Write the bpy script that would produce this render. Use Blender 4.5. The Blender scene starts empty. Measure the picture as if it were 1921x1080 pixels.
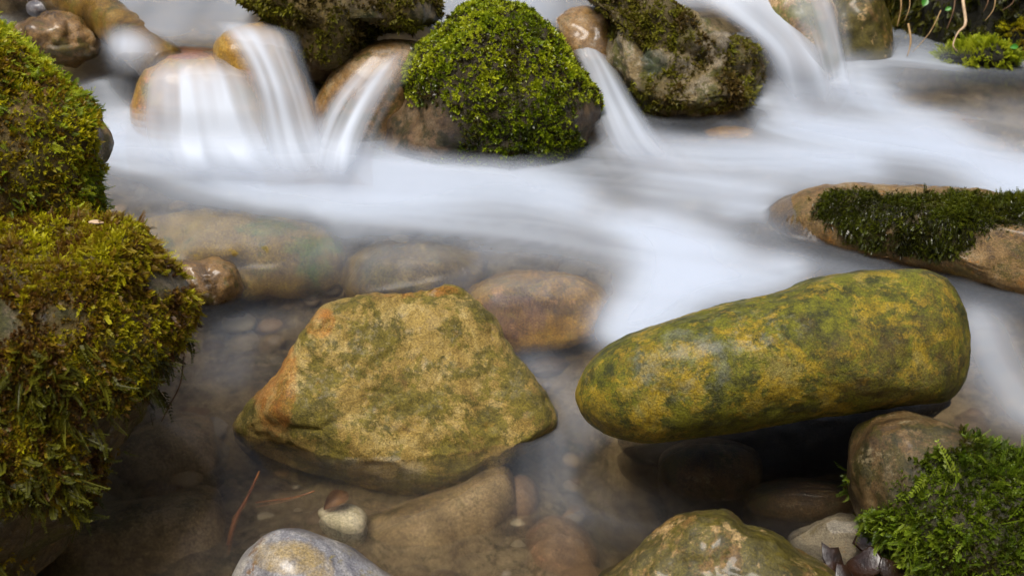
import bpy, bmesh, math, random
import numpy as np
from mathutils import Vector
from mathutils.bvhtree import BVHTree

rng = np.random.default_rng(7)
random.seed(7)
S = bpy.context.scene
COL = S.collection

# ------------------------------------------------------------------ camera
H, PITCH = 1.10, math.radians(27.0)
cam_d = bpy.data.cameras.new('camera')
cam_d.sensor_width = 36.0
cam_d.lens = 50.0
cam_d.clip_start = 0.02
cam_d.clip_end = 400.0
cam = bpy.data.objects.new('camera', cam_d)
COL.objects.link(cam)
cam.location = (0, 0, H)
cam.rotation_euler = (math.pi / 2 - PITCH, 0, 0)
cam_d.dof.use_dof = True
cam_d.dof.focus_distance = 2.02
cam_d.dof.aperture_fstop = 9.0
S.camera = cam

# ------------------------------------------------------------------ world, sun, exposure
SUN_EL, SUN_AZ = math.radians(70), math.radians(-150)      # azimuth from +Y (upstream) towards +X
W = bpy.data.worlds.new('World')
S.world = W
W.use_nodes = True
wn = W.node_tree
bg = wn.nodes['Background']
sky = wn.nodes.new('ShaderNodeTexSky')
sky.sky_type = 'NISHITA'
sky.sun_disc = False
sky.sun_elevation = SUN_EL
sky.sun_rotation = SUN_AZ
sky.air_density = 1.0
sky.dust_density = 3.5
sky.ozone_density = 1.0
wn.links.new(sky.outputs[0], bg.inputs[0])
bg.inputs[1].default_value = 0.085
sd = bpy.data.lights.new('sun', 'SUN')
sd.energy = 2.9
sd.angle = math.radians(30)
sd.color = (1.0, 0.95, 0.88)
sun = bpy.data.objects.new('sun', sd)
COL.objects.link(sun)
to_sun = Vector((math.sin(SUN_AZ) * math.cos(SUN_EL), math.cos(SUN_AZ) * math.cos(SUN_EL), math.sin(SUN_EL)))
sun.rotation_euler = (-to_sun).to_track_quat('-Z', 'Y').to_euler()
sun.location = to_sun * 12
S.view_settings.view_transform = 'Standard'
S.view_settings.look = 'None'
S.view_settings.gamma = 1.0
S.view_settings.use_curve_mapping = False
S.view_settings.exposure = 0.42
S.render.engine = 'CYCLES'
S.cycles.use_denoising = True
S.cycles.transparent_max_bounces = 24
S.cycles.max_bounces = 10
S.cycles.sample_clamp_indirect = 6.0

# ------------------------------------------------------------------ helpers: geometry
CP, SP = math.cos(PITCH), math.sin(PITCH)


def raydir(px, py):
    X = (px - 960.5) / 960.5 * 0.36
    Y = (540.0 - py) / 960.5 * 0.36
    return np.array([X, CP + Y * SP, -SP + Y * CP])


CAM = np.array([0.0, 0.0, H])


def at_y(px, py, y):
    d = raydir(px, py)
    return CAM + d * (y / d[1])


def at_z(px, py, z):
    d = raydir(px, py)
    return CAM + d * ((z - H) / d[2])


def _hash(ix, iy, iz, seed):
    h = (ix.astype(np.uint32) * np.uint32(374761393) + iy.astype(np.uint32) * np.uint32(668265263)
         + iz.astype(np.uint32) * np.uint32(2147483647) + np.uint32((seed * 1013904223) % 4294967296))
    h = (h ^ (h >> np.uint32(13))) * np.uint32(1274126177)
    h = (h ^ (h >> np.uint32(16))) * np.uint32(2246822519)
    h = h ^ (h >> np.uint32(15))
    return h.astype(np.float64) / 4294967295.0 * 2 - 1


def vnoise(p, seed=0):
    i = np.floor(p).astype(np.int64)
    f = p - i
    f = f * f * f * (f * (f * 6 - 15) + 10)
    i = i & 0xFFFFFFFF
    r = 0.0
    for dx in (0, 1):
        wx = f[:, 0] if dx else 1 - f[:, 0]
        for dy in (0, 1):
            wy = f[:, 1] if dy else 1 - f[:, 1]
            for dz in (0, 1):
                wz = f[:, 2] if dz else 1 - f[:, 2]
                r = r + _hash((i[:, 0] + dx) & 0xFFFFFFFF, (i[:, 1] + dy) & 0xFFFFFFFF, (i[:, 2] + dz) & 0xFFFFFFFF, seed) * wx * wy * wz
    return r


def fbm(p, freq, octaves=4, seed=0, gain=0.5):
    r, a, q = 0.0, 1.0, p * freq
    for o in range(octaves):
        r = r + a * vnoise(q + 17.3 * o, seed + o)
        q = q * 2.03
        a *= gain
    return r


def sstep(a, b, x):
    t = np.clip((x - a) / (b - a), 0, 1)
    return t * t * (3 - 2 * t)


def mesh_np(name, v, faces, smooth=True):
    """faces: (N,k) int array, k = 3 or 4"""
    me = bpy.data.meshes.new(name)
    faces = np.asarray(faces, dtype=np.int32)
    n, k = faces.shape
    me.vertices.add(len(v))
    me.vertices.foreach_set('co', np.asarray(v, dtype=np.float32).ravel())
    me.loops.add(n * k)
    me.loops.foreach_set('vertex_index', faces.ravel())
    me.polygons.add(n)
    me.polygons.foreach_set('loop_start', np.arange(0, n * k, k, dtype=np.int32))
    me.polygons.foreach_set('loop_total', np.full(n, k, dtype=np.int32))
    me.update(calc_edges=True)
    if smooth:
        me.polygons.foreach_set('use_smooth', np.ones(n, dtype=bool))
    return me


def attr(me, name, vals):
    a = me.attributes.new(name, 'FLOAT', 'POINT')
    a.data.foreach_set('value', np.asarray(vals, dtype=np.float32))


def attr_col(me, name, vals):
    a = me.attributes.new(name, 'FLOAT_COLOR', 'POINT')
    c = np.ones((len(vals), 4), dtype=np.float32)
    c[:, :3] = vals
    a.data.foreach_set('color', c.ravel())


def link(name, me, mat=None, parent=None, loc=None, label=None, cat=None, group=None, kind=None):
    o = bpy.data.objects.new(name, me)
    COL.objects.link(o)
    if mat and me is not None:
        me.materials.append(mat)
    if loc is not None:
        o.location = loc
    if parent:
        o.parent = parent
    if label:
        o['label'] = label
    if cat:
        o['category'] = cat
    if group:
        o['group'] = group
    if kind:
        o['kind'] = kind
    return o


_ico = {}


def ico(level):
    if level not in _ico:
        bm = bmesh.new()
        bmesh.ops.create_icosphere(bm, subdivisions=level, radius=1.0)
        v = np.array([x.co[:] for x in bm.verts])
        f = np.array([[q.index for q in x.verts] for x in bm.faces])
        bm.free()
        _ico[level] = (v / np.linalg.norm(v, axis=1)[:, None], f)
    return _ico[level]


def catmull(pts, n, closed=False):
    pts = np.asarray(pts, dtype=float)
    m = len(pts)
    if closed:
        t = np.arange(n) * m / n
    else:
        t = np.linspace(0, m - 1, n)
    i = np.floor(t).astype(int)
    if not closed:
        i = np.minimum(i, m - 2)
    f = (t - i)[:, None]
    g = (lambda k: pts[(i + k) % m]) if closed else (lambda k: pts[np.clip(i + k, 0, m - 1)])
    p0, p1, p2, p3 = g(-1), g(0), g(1), g(2)
    return 0.5 * ((2 * p1) + (-p0 + p2) * f + (2 * p0 - 5 * p1 + 4 * p2 - p3) * f ** 2 + (-p0 + 3 * p1 - 3 * p2 + p3) * f ** 3)


def vnormals(v, f):
    fn = np.cross(v[f[:, 1]] - v[f[:, 0]], v[f[:, 2]] - v[f[:, 0]])
    n = np.zeros_like(v)
    for k in range(3):
        np.add.at(n, f[:, k], fn)
    return n / np.maximum(np.linalg.norm(n, axis=1)[:, None], 1e-12)


# ------------------------------------------------------------------ helpers: materials
def lin(r, g, b):
    f = lambda c: c / 255 / 12.92 if c / 255 <= 0.04045 else ((c / 255 + 0.055) / 1.055) ** 2.4
    return (f(r), f(g), f(b), 1.0)


def nodes(name):
    m = bpy.data.materials.new(name)
    m.use_nodes = True
    nt = m.node_tree
    nt.nodes.clear()
    return m, nt, nt.nodes.new, nt.links.new


def rock_mat(name, base, algae, spots, scale=9.0, algae_amt=0.5, rough=(0.3, 0.6), bump=0.5, stretch=(1, 1, 1), mossc=(48, 38, 20), coat=0.25, fine=2.2, crack=0.5, zones=(), spot=0.85):
    """base: 4 colours of the stone itself; algae: 2 colours growing on it; spots: colour of small patches"""
    m, nt, N, L = nodes(name)
    out = N('ShaderNodeOutputMaterial')
    bs = N('ShaderNodeBsdfPrincipled')
    L(bs.outputs[0], out.inputs[0])
    tc = N('ShaderNodeTexCoord')
    mp = N('ShaderNodeMapping')
    mp.inputs['Scale'].default_value = stretch
    L(tc.outputs['Object'], mp.inputs[0])

    def noise(sc, det=6, rgh=0.6, dist=0.0):
        n = N('ShaderNodeTexNoise')
        n.inputs['Scale'].default_value = sc
        n.inputs['Detail'].default_value = det
        n.inputs['Roughness'].default_value = rgh
        n.inputs['Distortion'].default_value = dist
        L(mp.outputs[0], n.inputs['Vector'])
        return n.outputs['Fac']

    def ramp(src, stops):
        r = N('ShaderNodeValToRGB')
        e = r.color_ramp.elements
        while len(e) < len(stops):
            e.new(0.5)
        for k, (p, c) in enumerate(stops):
            e[k].position = p
            e[k].color = c
        L(src, r.inputs[0])
        return r.outputs[0]

    def mix(fac, a, b, mode='MIX'):
        x = N('ShaderNodeMix')
        x.data_type = 'RGBA'
        x.blend_type = mode
        if isinstance(fac, float):
            x.inputs[0].default_value = fac
        else:
            L(fac, x.inputs[0])
        for s, v in ((x.inputs[6], a), (x.inputs[7], b)):
            if isinstance(v, tuple):
                s.default_value = v
            else:
                L(v, s)
        return x.outputs[2]

    g = lambda v: (v, v, v, 1)
    c0 = ramp(noise(scale, 14, 0.74, 0.5), [(0.37, lin(*base[0])), (0.45, lin(*base[1])), (0.53, lin(*base[2])), (0.62, lin(*base[3]))])
    al = ramp(noise(scale * 3.3, 10, 0.78), [(0.42, lin(*algae[0])), (0.58, lin(*algae[1]))])
    lo = 0.60 - 0.24 * algae_amt
    am = ramp(noise(scale * 1.35 + 0.7, 14, 0.78, 0.3), [(lo, g(0)), (lo + 0.05, g(0.92))])
    c1 = mix(am, c0, al)
    sm = ramp(noise(scale * 2.1 + 3.1, 12, 0.78), [(0.57, g(0)), (0.61, g(spot))])
    c2 = mix(sm, c1, lin(*spots))
    for zi, zc in enumerate(zones):
        za = N('ShaderNodeAttribute')
        za.attribute_name = 'zone%d' % zi
        zz = N('ShaderNodeMath')
        zz.operation = 'MULTIPLY_ADD'
        zz.inputs[1].default_value = 1.0
        L(za.outputs['Fac'], zz.inputs[0])
        zs = N('ShaderNodeMath')
        zs.operation = 'SUBTRACT'
        zs.inputs[1].default_value = 0.5
        L(noise(scale * 2.7 + zi, 13, 0.78), zs.inputs[0])
        zm = N('ShaderNodeMath')
        zm.operation = 'MULTIPLY'
        zm.inputs[1].default_value = 3.0
        L(zs.outputs[0], zm.inputs[0])
        L(zm.outputs[0], zz.inputs[2])
        c2 = mix(ramp(zz.outputs[0], [(0.30, g(0)), (1.0, g(0.72))]), c2, lin(*zc))
    # grain: mineral speckle
    gr = ramp(noise(scale * 16 * fine, 6, 0.85), [(0.34, g(0.35)), (0.5, g(0.95)), (0.66, g(1.75))])
    c3 = mix(1.0, c2, gr, 'MULTIPLY')
    pit = ramp(noise(scale * 9 * fine, 3, 0.6), [(0.30, g(0.5)), (0.40, g(1))])
    c4 = mix(crack, c3, mix(1.0, c3, pit, 'MULTIPLY'))
    ma = N('ShaderNodeAttribute')
    ma.attribute_name = 'moss'
    mc = ramp(noise(scale * 14, 5, 0.7), [(0.3, lin(*[q * 0.55 for q in mossc])), (0.7, lin(*mossc))])
    c5 = mix(ma.outputs['Fac'], c4, mc)
    L(c5, bs.inputs['Base Color'])
    rr = N('ShaderNodeMapRange')
    rr.inputs[1].default_value = 0.3
    rr.inputs[2].default_value = 0.7
    rr.inputs[3].default_value = rough[0]
    rr.inputs[4].default_value = rough[1]
    L(noise(scale * 4, 5), rr.inputs[0])
    L(rr.outputs[0], bs.inputs['Roughness'])
    cw = N('ShaderNodeMath')
    cw.operation = 'MULTIPLY_ADD'
    cw.inputs[1].default_value = -coat
    cw.inputs[2].default_value = coat
    L(ma.outputs['Fac'], cw.inputs[0])
    L(cw.outputs[0], bs.inputs['Coat Weight'])
    bs.inputs['Coat Roughness'].default_value = 0.16
    bs.inputs['Specular IOR Level'].default_value = 0.45
    b1 = N('ShaderNodeBump')
    b1.inputs['Strength'].default_value = bump
    b1.inputs['Distance'].default_value = 0.008
    L(noise(scale * 3.0, 12, 0.72, 0.2), b1.inputs['Height'])
    b2 = N('ShaderNodeBump')
    b2.inputs['Strength'].default_value = min(1.0, bump * 1.1)
    b2.inputs['Distance'].default_value = 0.003
    L(noise(scale * 16 * fine, 6, 0.7), b2.inputs['Height'])
    L(b1.outputs[0], b2.inputs['Normal'])
    L(b2.outputs[0], bs.inputs['Normal'])
    return m


def moss_mat(name, translucent=0.35, rough=0.5, spec=0.4):
    m, nt, N, L = nodes(name)
    out = N('ShaderNodeOutputMaterial')
    bs = N('ShaderNodeBsdfPrincipled')
    tr = N('ShaderNodeBsdfTranslucent')
    mx = N('ShaderNodeMixShader')
    at = N('ShaderNodeAttribute')
    at.attribute_name = 'tint'
    L(at.outputs['Color'], bs.inputs['Base Color'])
    L(at.outputs['Color'], tr.inputs[0])
    bs.inputs['Roughness'].default_value = rough
    bs.inputs['Specular IOR Level'].default_value = spec
    mx.inputs[0].default_value = translucent
    L(bs.outputs[0], mx.inputs[1])
    L(tr.outputs[0], mx.inputs[2])
    L(mx.outputs[0], out.inputs[0])
    return m


def plain_mat(name, c1, c2, scale=30, rough=0.5, bump=0.3, coat=0.0):
    m, nt, N, L = nodes(name)
    out = N('ShaderNodeOutputMaterial')
    bs = N('ShaderNodeBsdfPrincipled')
    L(bs.outputs[0], out.inputs[0])
    tc = N('ShaderNodeTexCoord')
    n = N('ShaderNodeTexNoise')
    n.inputs['Scale'].default_value = scale
    n.inputs['Detail'].default_value = 7
    n.inputs['Roughness'].default_value = 0.65
    L(tc.outputs['Object'], n.inputs['Vector'])
    r = N('ShaderNodeValToRGB')
    r.color_ramp.elements[0].position = 0.33
    r.color_ramp.elements[0].color = lin(*c1)
    r.color_ramp.elements[1].position = 0.68
    r.color_ramp.elements[1].color = lin(*c2)
    L(n.outputs['Fac'], r.inputs[0])
    L(r.outputs[0], bs.inputs['Base Color'])
    bs.inputs['Roughness'].default_value = rough
    bs.inputs['Coat Weight'].default_value = coat
    bs.inputs['Coat Roughness'].default_value = 0.1
    b = N('ShaderNodeBump')
    b.inputs['Strength'].default_value = bump
    b.inputs['Distance'].default_value = 0.004
    L(n.outputs['Fac'], b.inputs['Height'])
    L(b.outputs[0], bs.inputs['Normal'])
    return m


def water_mat(name, gloss_rough=0.22, tint=(0.90, 0.88, 0.84), gloss=1.0, refr=0.0):
    """Stream water: clear where the 'foam' density is low, milky with air bubbles where it is high."""
    m, nt, N, L = nodes(name)
    out = N('ShaderNodeOutputMaterial')
    tr = N('ShaderNodeBsdfTransparent')
    tr.inputs[0].default_value = (*tint, 1)
    df = N('ShaderNodeBsdfDiffuse')
    df.inputs[0].default_value = (0.71, 0.775, 0.87, 1)
    tl = N('ShaderNodeBsdfTranslucent')
    tl.inputs[0].default_value = (0.71, 0.775, 0.87, 1)
    mf = N('ShaderNodeMixShader')
    mf.inputs[0].default_value = 0.25
    L(df.outputs[0], mf.inputs[1])
    L(tl.outputs[0], mf.inputs[2])
    at = N('ShaderNodeAttribute')
    at.attribute_name = 'foam'
    rf = N('ShaderNodeBsdfRefraction')
    rf.inputs[0].default_value = (*tint, 1)
    rf.inputs['IOR'].default_value = 1.18
    rf.inputs['Roughness'].default_value = 0.20
    mr = N('ShaderNodeMixShader')
    mr.inputs[0].default_value = refr
    L(tr.outputs[0], mr.inputs[1])
    L(rf.outputs[0], mr.inputs[2])
    gl = N('ShaderNodeBsdfGlossy')
    gl.inputs['Roughness'].default_value = gloss_rough
    gl.inputs[0].default_value = (1, 1, 1, 1)
    fr = N('ShaderNodeFresnel')
    fr.inputs[0].default_value = 1.33
    # reflection only where there is water (edge), softened by foam
    ed = N('ShaderNodeAttribute')
    ed.attribute_name = 'edge'
    k = N('ShaderNodeMath')
    k.operation = 'MULTIPLY'
    L(fr.outputs[0], k.inputs[0])
    L(ed.outputs['Fac'], k.inputs[1])
    k2 = N('ShaderNodeMath')
    k2.operation = 'MULTIPLY'
    k2.inputs[1].default_value = gloss
    L(k.outputs[0], k2.inputs[0])
    m1 = N('ShaderNodeMixShader')
    L(k2.outputs[0], m1.inputs[0])
    L((mr if refr else tr).outputs[0], m1.inputs[1])
    L(gl.outputs[0], m1.inputs[2])
    m2 = N('ShaderNodeMixShader')
    L(at.outputs['Fac'], m2.inputs[0])
    L(m1.outputs[0], m2.inputs[1])
    L(mf.outputs[0], m2.inputs[2])
    L(m2.outputs[0], out.inputs[0])
    return m


# ------------------------------------------------------------------ water level of the stream (z over x, y)
LEVEL = [  # photo position of a point on the water, and its height
    (100, 1000, 0), (450, 1000, 0), (900, 1000, 0), (1400, 930, 0), (1800, 1040, 0), (1300, 860, 0), (700, 900, 0),
    (420, 800, 0), (1050, 820, 0), (420, 640, 0.0), (560, 600, 0.003), (1000, 720, 0.0), (1060, 700, 0.002),
    (700, 610, 0.008), (480, 575, 0.012), (850, 560, 0.028), (1180, 610, 0.014), (1250, 540, 0.034), (1350, 560, 0.03),
    (1200, 470, 0.068), (1400, 470, 0.066), (1330, 420, 0.085), (1000, 500, 0.070), (770, 445, 0.082), (500, 395, 0.094), (250, 400, 0.098),
    (1000, 420, 0.092), (1200, 350, 0.104), (700, 330, 0.118), (450, 320, 0.124), (950, 300, 0.118), (1300, 280, 0.12),
    (1450, 372, 0.124), (1510, 362, 0.124), (1480, 450, 0.088), (1600, 300, 0.118), (1850, 320, 0.118), (1500, 480, 0.06), (1700, 495, 0.056), (1860, 540, 0.05),
    (1870, 640, 0.036), (1860, 760, 0.02), (1980, 900, 0.005), (2100, 700, 0.03), (2100, 400, 0.10),
    (1550, 190, 0.128), (1700, 170, 0.125), (1900, 170, 0.122), (2100, 150, 0.122), (1700, 118, 0.128), (1560, 112, 0.132), (1500, 230, 0.125),
    (230, 250, 0.13), (210, 140, 0.155), (120, 105, 0.165), (40, 20, 0.185), (330, 240, 0.13), (570, 270, 0.125),
    (-300, 400, 0.1), (-300, 800, 0.0), (-200, 1000, 0.0), (-100, 0, 0.18),
]
LP = np.array([at_z(a, b, c) for a, b, c in LEVEL])


def level(x, y):
    x = np.asarray(x, float)
    y = np.asarray(y, float)
    num = 0.0
    den = 0.0
    for p in LP:
        d2 = ((x - p[0]) * 0.8) ** 2 + (y - p[1]) ** 2
        w = np.exp(-d2 / (2 * 0.11 ** 2)) + 2e-3 / (1 + d2 * 40) ** 2
        num = num + w * p[2]
        den = den + w
    return num / den


def on_water(px, py):
    z = 0.05
    for _ in range(6):
        p = at_z(px, py, z)
        z = float(level(p[0], p[1]))
    return at_z(px, py, z)


# ------------------------------------------------------------------ rocks
ROCKS = {}


def rock(name, key, label, outline, yc, depth, mat, cat='rock', n=2.3, yaw=0.0, planes=(), noise=((0.010, 9, 4), (0.004, 30, 3)), seed=1, lev=6, centre=None, moss_fn=None, kind=None, group=None, tilt=0.0, ridged=0.0, zones=()):
    out = catmull(outline, 240, True)
    c2 = np.array(centre) if centre else out.mean(axis=0)
    c = at_y(c2[0], c2[1], yc)
    w = CAM - c
    w /= np.linalg.norm(w)
    cy, sy = math.cos(yaw), math.sin(yaw)
    nrm = np.array([w[0] * cy - w[1] * sy, w[0] * sy + w[1] * cy, w[2] + tilt])
    nrm /= np.linalg.norm(nrm)
    rt = np.cross([0, 0, 1], nrm)
    rt /= np.linalg.norm(rt)
    up = np.cross(nrm, rt)
    pts = []
    for q in out:
        d = raydir(*q)
        t = np.dot(c - CAM, nrm) / np.dot(d, nrm)
        p = CAM + d * t - c
        pts.append((p @ rt, p @ up))
    pts = np.array(pts)
    ang = np.arctan2(pts[:, 1], pts[:, 0])
    rad = np.hypot(pts[:, 0], pts[:, 1])
    o = np.argsort(ang)
    ang, rad = ang[o], rad[o]
    A = np.concatenate([ang - 2 * math.pi, ang, ang + 2 * math.pi])
    R = np.concatenate([rad, rad, rad])
    dv, df = ico(lev)
    th = np.arctan2(dv[:, 1], dv[:, 0])
    s = np.hypot(dv[:, 0], dv[:, 1])
    cz = dv[:, 2]
    k = (np.abs(s) ** n + np.abs(cz) ** n) ** (-1 / n)
    r = np.interp(th, A, R) * s * k
    dep = np.where(cz > 0, depth[0], depth[1]) if isinstance(depth, tuple) else depth
    loc = np.stack([r * np.cos(th), r * np.sin(th), cz * k * dep], 1)
    for (a, b, cc, dist, soft) in planes:
        pn = np.array([a, b, cc], float)
        pn /= np.linalg.norm(pn)
        h = loc @ pn - dist
        h = np.where(h > soft, h - soft * 0.5, np.where(h > 0, h * h / (2 * soft), 0)) * 0.93
        loc = loc - h[:, None] * pn
    v = c + loc[:, :1] * rt + loc[:, 1:2] * up + loc[:, 2:3] * nrm
    vn = vnormals(v, df)
    disp = 0.0
    for (amp, fr, oc) in noise:
        disp = disp + amp * fbm(v, fr, oc, seed * 31)
    if ridged:
        disp = disp - ridged * (1 - np.abs(fbm(v, 14, 4, seed * 7))) ** 3
    v = v + vn * np.asarray(disp)[:, None]
    vn = vnormals(v, df)
    base = np.array([c[0], c[1], v[:, 2].min()])
    me = mesh_np(name, v - base, df)
    uv = np.stack([loc[:, 0] / rad.max(), loc[:, 1] / rad.max(), loc[:, 2] / np.max(dep)], 1)
    # where the vertex lies on the photo, to place growth that has a shape of its own
    q = v - CAM
    t = q[:, 1] * CP - q[:, 2] * SP
    pix = np.stack([960.5 + q[:, 0] / t / 0.36 * 960.5, 540 - (q[:, 1] * SP + q[:, 2] * CP) / t / 0.36 * 960.5], 1)
    moss = np.zeros(len(v))
    if moss_fn:
        moss = np.clip(moss_fn(v, vn, pix), 0, 1)
    attr(me, 'moss', moss)
    for zi, z in enumerate(zones):
        attr(me, 'zone%d' % zi, blob(pix, z))
    ob = link(name, me, mat, loc=base, label=label, cat=cat, group=group, kind=kind)
    ROCKS[key] = dict(v=v, f=df, n=vn, moss=moss, obj=ob, base=base, pix=pix)
    return ob


def blob(pix, pts):
    """soft mask, sum of ellipses (cx, cy, rx, ry, weight) over the photo plane"""
    r = np.zeros(len(pix))
    for cx, cy, rx, ry, w in pts:
        d = ((pix[:, 0] - cx) / rx) ** 2 + ((pix[:, 1] - cy) / ry) ** 2
        r = np.maximum(r, w * sstep(1.35, 0.65, d))
    return r


# stone materials
M_centre = rock_mat('angular_stone', [(108, 84, 36), (148, 122, 56), (166, 140, 72), (180, 158, 98)], [(78, 72, 18), (120, 108, 32)], (160, 140, 88), scale=11, algae_amt=0.55, rough=(0.55, 0.85), bump=0.75, coat=0.04, zones=[(176, 108, 36), (184, 174, 154)], spot=0.3)
M_long = rock_mat('algae_boulder', [(60, 54, 12), (120, 104, 16), (160, 134, 20), (140, 128, 60)], [(44, 52, 6), (116, 116, 12)], (190, 150, 36), scale=11.0, algae_amt=0.62, rough=(0.45, 0.72), bump=0.75, coat=0.10, spot=0.45, zones=[(132, 136, 122), (84, 62, 22)])
M_wetbrown = rock_mat('wet_brown_stone', [(62, 46, 26), (112, 84, 46), (146, 112, 64), (160, 138, 104)], [(60, 54, 18), (96, 84, 26)], (150, 134, 112), scale=9, algae_amt=0.35, rough=(0.2, 0.5), bump=0.5, coat=0.5)
M_botmid = rock_mat('bottom_brown_stone', [(58, 44, 22), (98, 74, 36), (134, 104, 54), (166, 136, 88)], [(54, 52, 14), (92, 84, 26)], (176, 146, 96), scale=9, algae_amt=0.75, rough=(0.3, 0.6), bump=0.45, coat=0.3)
M_prop = rock_mat('prop_stone', [(40, 32, 18), (74, 56, 30), (98, 76, 42), (120, 100, 66)], [(44, 42, 14), (72, 64, 20)], (130, 116, 84), scale=11, algae_amt=0.45, rough=(0.35, 0.6), bump=0.5, coat=0.12, mossc=(52, 50, 16))
M_sub = rock_mat('submerged_brown_stone', [(62, 48, 18), (98, 78, 30), (120, 98, 38), (136, 118, 64)], [(76, 68, 24), (106, 92, 34)], (140, 118, 84), scale=9, algae_amt=0.35, rough=(0.5, 0.75), bump=0.4, coat=0.0)
M_subo = rock_mat('submerged_orange_stone', [(86, 62, 18), (132, 98, 26), (158, 120, 34), (166, 140, 74)], [(110, 96, 30), (150, 118, 36)], (176, 130, 70), scale=8, algae_amt=0.35, rough=(0.5, 0.75), bump=0.45, coat=0.0, zones=[(116, 82, 66)])
M_pale = rock_mat('pale_grey_stone', [(110, 104, 92), (142, 134, 118), (160, 150, 130), (176, 168, 150)], [(110, 96, 60), (130, 116, 80)], (150, 120, 84), scale=12, algae_amt=0.2, rough=(0.4, 0.7), bump=0.6, coat=0.1)
M_rlow = rock_mat('streamside_stone', [(76, 58, 34), (116, 90, 50), (140, 112, 68), (158, 138, 104)], [(72, 64, 22), (106, 88, 28)], (160, 112, 48), scale=10, algae_amt=0.35, rough=(0.3, 0.6), bump=0.6, coat=0.25, mossc=(46, 44, 16))
M_ochre = rock_mat('ochre_stone', [(110, 78, 30), (148, 108, 34), (170, 130, 46), (182, 150, 80)], [(110, 98, 26), (150, 120, 34)], (176, 120, 70), scale=7, algae_amt=0.3, rough=(0.25, 0.5), bump=0.35, coat=0.35, zones=[(124, 70, 60)])
M_weir = rock_mat('pale_weir_stone', [(84, 66, 22), (124, 100, 34), (146, 120, 44), (156, 138, 74)], [(78, 80, 20), (110, 100, 26)], (136, 112, 50), scale=9, algae_amt=0.3, rough=(0.5, 0.75), bump=0.4, coat=0.0, zones=[(72, 112, 36)])
M_tan = rock_mat('tan_stone', [(120, 92, 60), (164, 132, 88), (184, 156, 112), (190, 172, 144)], [(92, 100, 44), (120, 116, 50)], (150, 120, 96), scale=8, algae_amt=0.35, rough=(0.3, 0.55), bump=0.4, coat=0.3)
M_grey = rock_mat('grey_pebble', [(64, 62, 66), (104, 102, 106), (138, 136, 136), (178, 172, 160)], [(116, 104, 48), (140, 124, 56)], (120, 90, 60), scale=10, algae_amt=0.15, rough=(0.25, 0.5), bump=0.2, coat=0.4, zones=[(150, 124, 52)])
M_under = rock_mat('mossed_stone', [(46, 40, 30), (82, 70, 50), (112, 98, 72), (132, 122, 104)], [(44, 48, 14), (78, 76, 22)], (128, 128, 132), scale=11, algae_amt=0.5, rough=(0.4, 0.7), bump=0.8, coat=0.1, mossc=(112, 92, 36))
M_under_tan = rock_mat('mossed_tan_stone', [(62, 46, 24), (108, 82, 42), (140, 110, 60), (156, 134, 94)], [(64, 62, 18), (100, 92, 26)], (150, 132, 100), scale=11, algae_amt=0.5, rough=(0.4, 0.7), bump=0.8, coat=0.1, mossc=(112, 92, 36))
M_rock_ur = rock_mat('lichen_stone', [(70, 56, 36), (114, 96, 60), (146, 126, 84), (168, 154, 130)], [(62, 66, 18), (108, 106, 30)], (150, 146, 128), scale=12, algae_amt=0.45, rough=(0.45, 0.75), bump=1.0, coat=0.08, mossc=(96, 82, 38), zones=[(34, 52, 38), (172, 164, 152)])
M_dome = rock_mat('dome_stone', [(44, 34, 24), (78, 60, 40), (110, 86, 56), (128, 108, 80)], [(40, 40, 12), (70, 60, 20)], (110, 84, 60), scale=11, algae_amt=0.4, rough=(0.25, 0.6), bump=0.9, coat=0.15, mossc=(62, 52, 22))
M_slab = rock_mat('submerged_slab', [(88, 72, 46), (128, 108, 72), (154, 132, 94), (172, 152, 118)], [(66, 58, 22), (92, 80, 34)], (150, 130, 90), scale=7, algae_amt=0.3, rough=(0.4, 0.6), bump=0.35, coat=0.0)
M_white = rock_mat('white_pebble', [(170, 160, 132), (200, 192, 160), (214, 206, 180), (224, 218, 200)], [(180, 164, 110), (190, 176, 120)], (200, 190, 160), scale=8, algae_amt=0.2, rough=(0.4, 0.6), bump=0.15, coat=0.0)
M_red = rock_mat('red_stone', [(80, 62, 44), (114, 90, 62), (134, 108, 76), (150, 126, 94)], [(90, 70, 36), (110, 84, 40)], (160, 120, 90), scale=9, algae_amt=0.2, rough=(0.4, 0.6), bump=0.3, coat=0.0)

# --- hero stones
rock('angular_stone', 'centre', 'large angular tan stone with olive algae in the front pool', 
     [(835, 532), (780, 536), (700, 554), (640, 576), (592, 603), (545, 655), (500, 720), (458, 775), (442, 805), (470, 870), (560, 920), (690, 960), (800, 965), (900, 925), (980, 860), (1040, 800), (1030, 755), (1003, 713), (964, 672), (928, 611), (895, 564), (866, 537)],
     1.775, (0.15, 0.17), M_centre, centre=(745, 740), n=2.6,
     planes=[(0.08, 0.25, 1, 0.075, 0.02), (-0.75, 0.45, 0.5, 0.165, 0.012), (0.85, 0.35, 0.45, 0.190, 0.015), (-0.4, -0.6, 0.7, 0.125, 0.03)],
     noise=((0.011, 8, 4), (0.0020, 34, 4)), seed=3, lev=7, ridged=0.005, zones=[[(515, 710, 44, 110, .75), (600, 605, 30, 30, .7), (760, 545, 110, 14, .5)], [(760, 640, 110, 60, .2), (700, 880, 110, 25, .5), (640, 740, 90, 60, .2)]])
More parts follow.
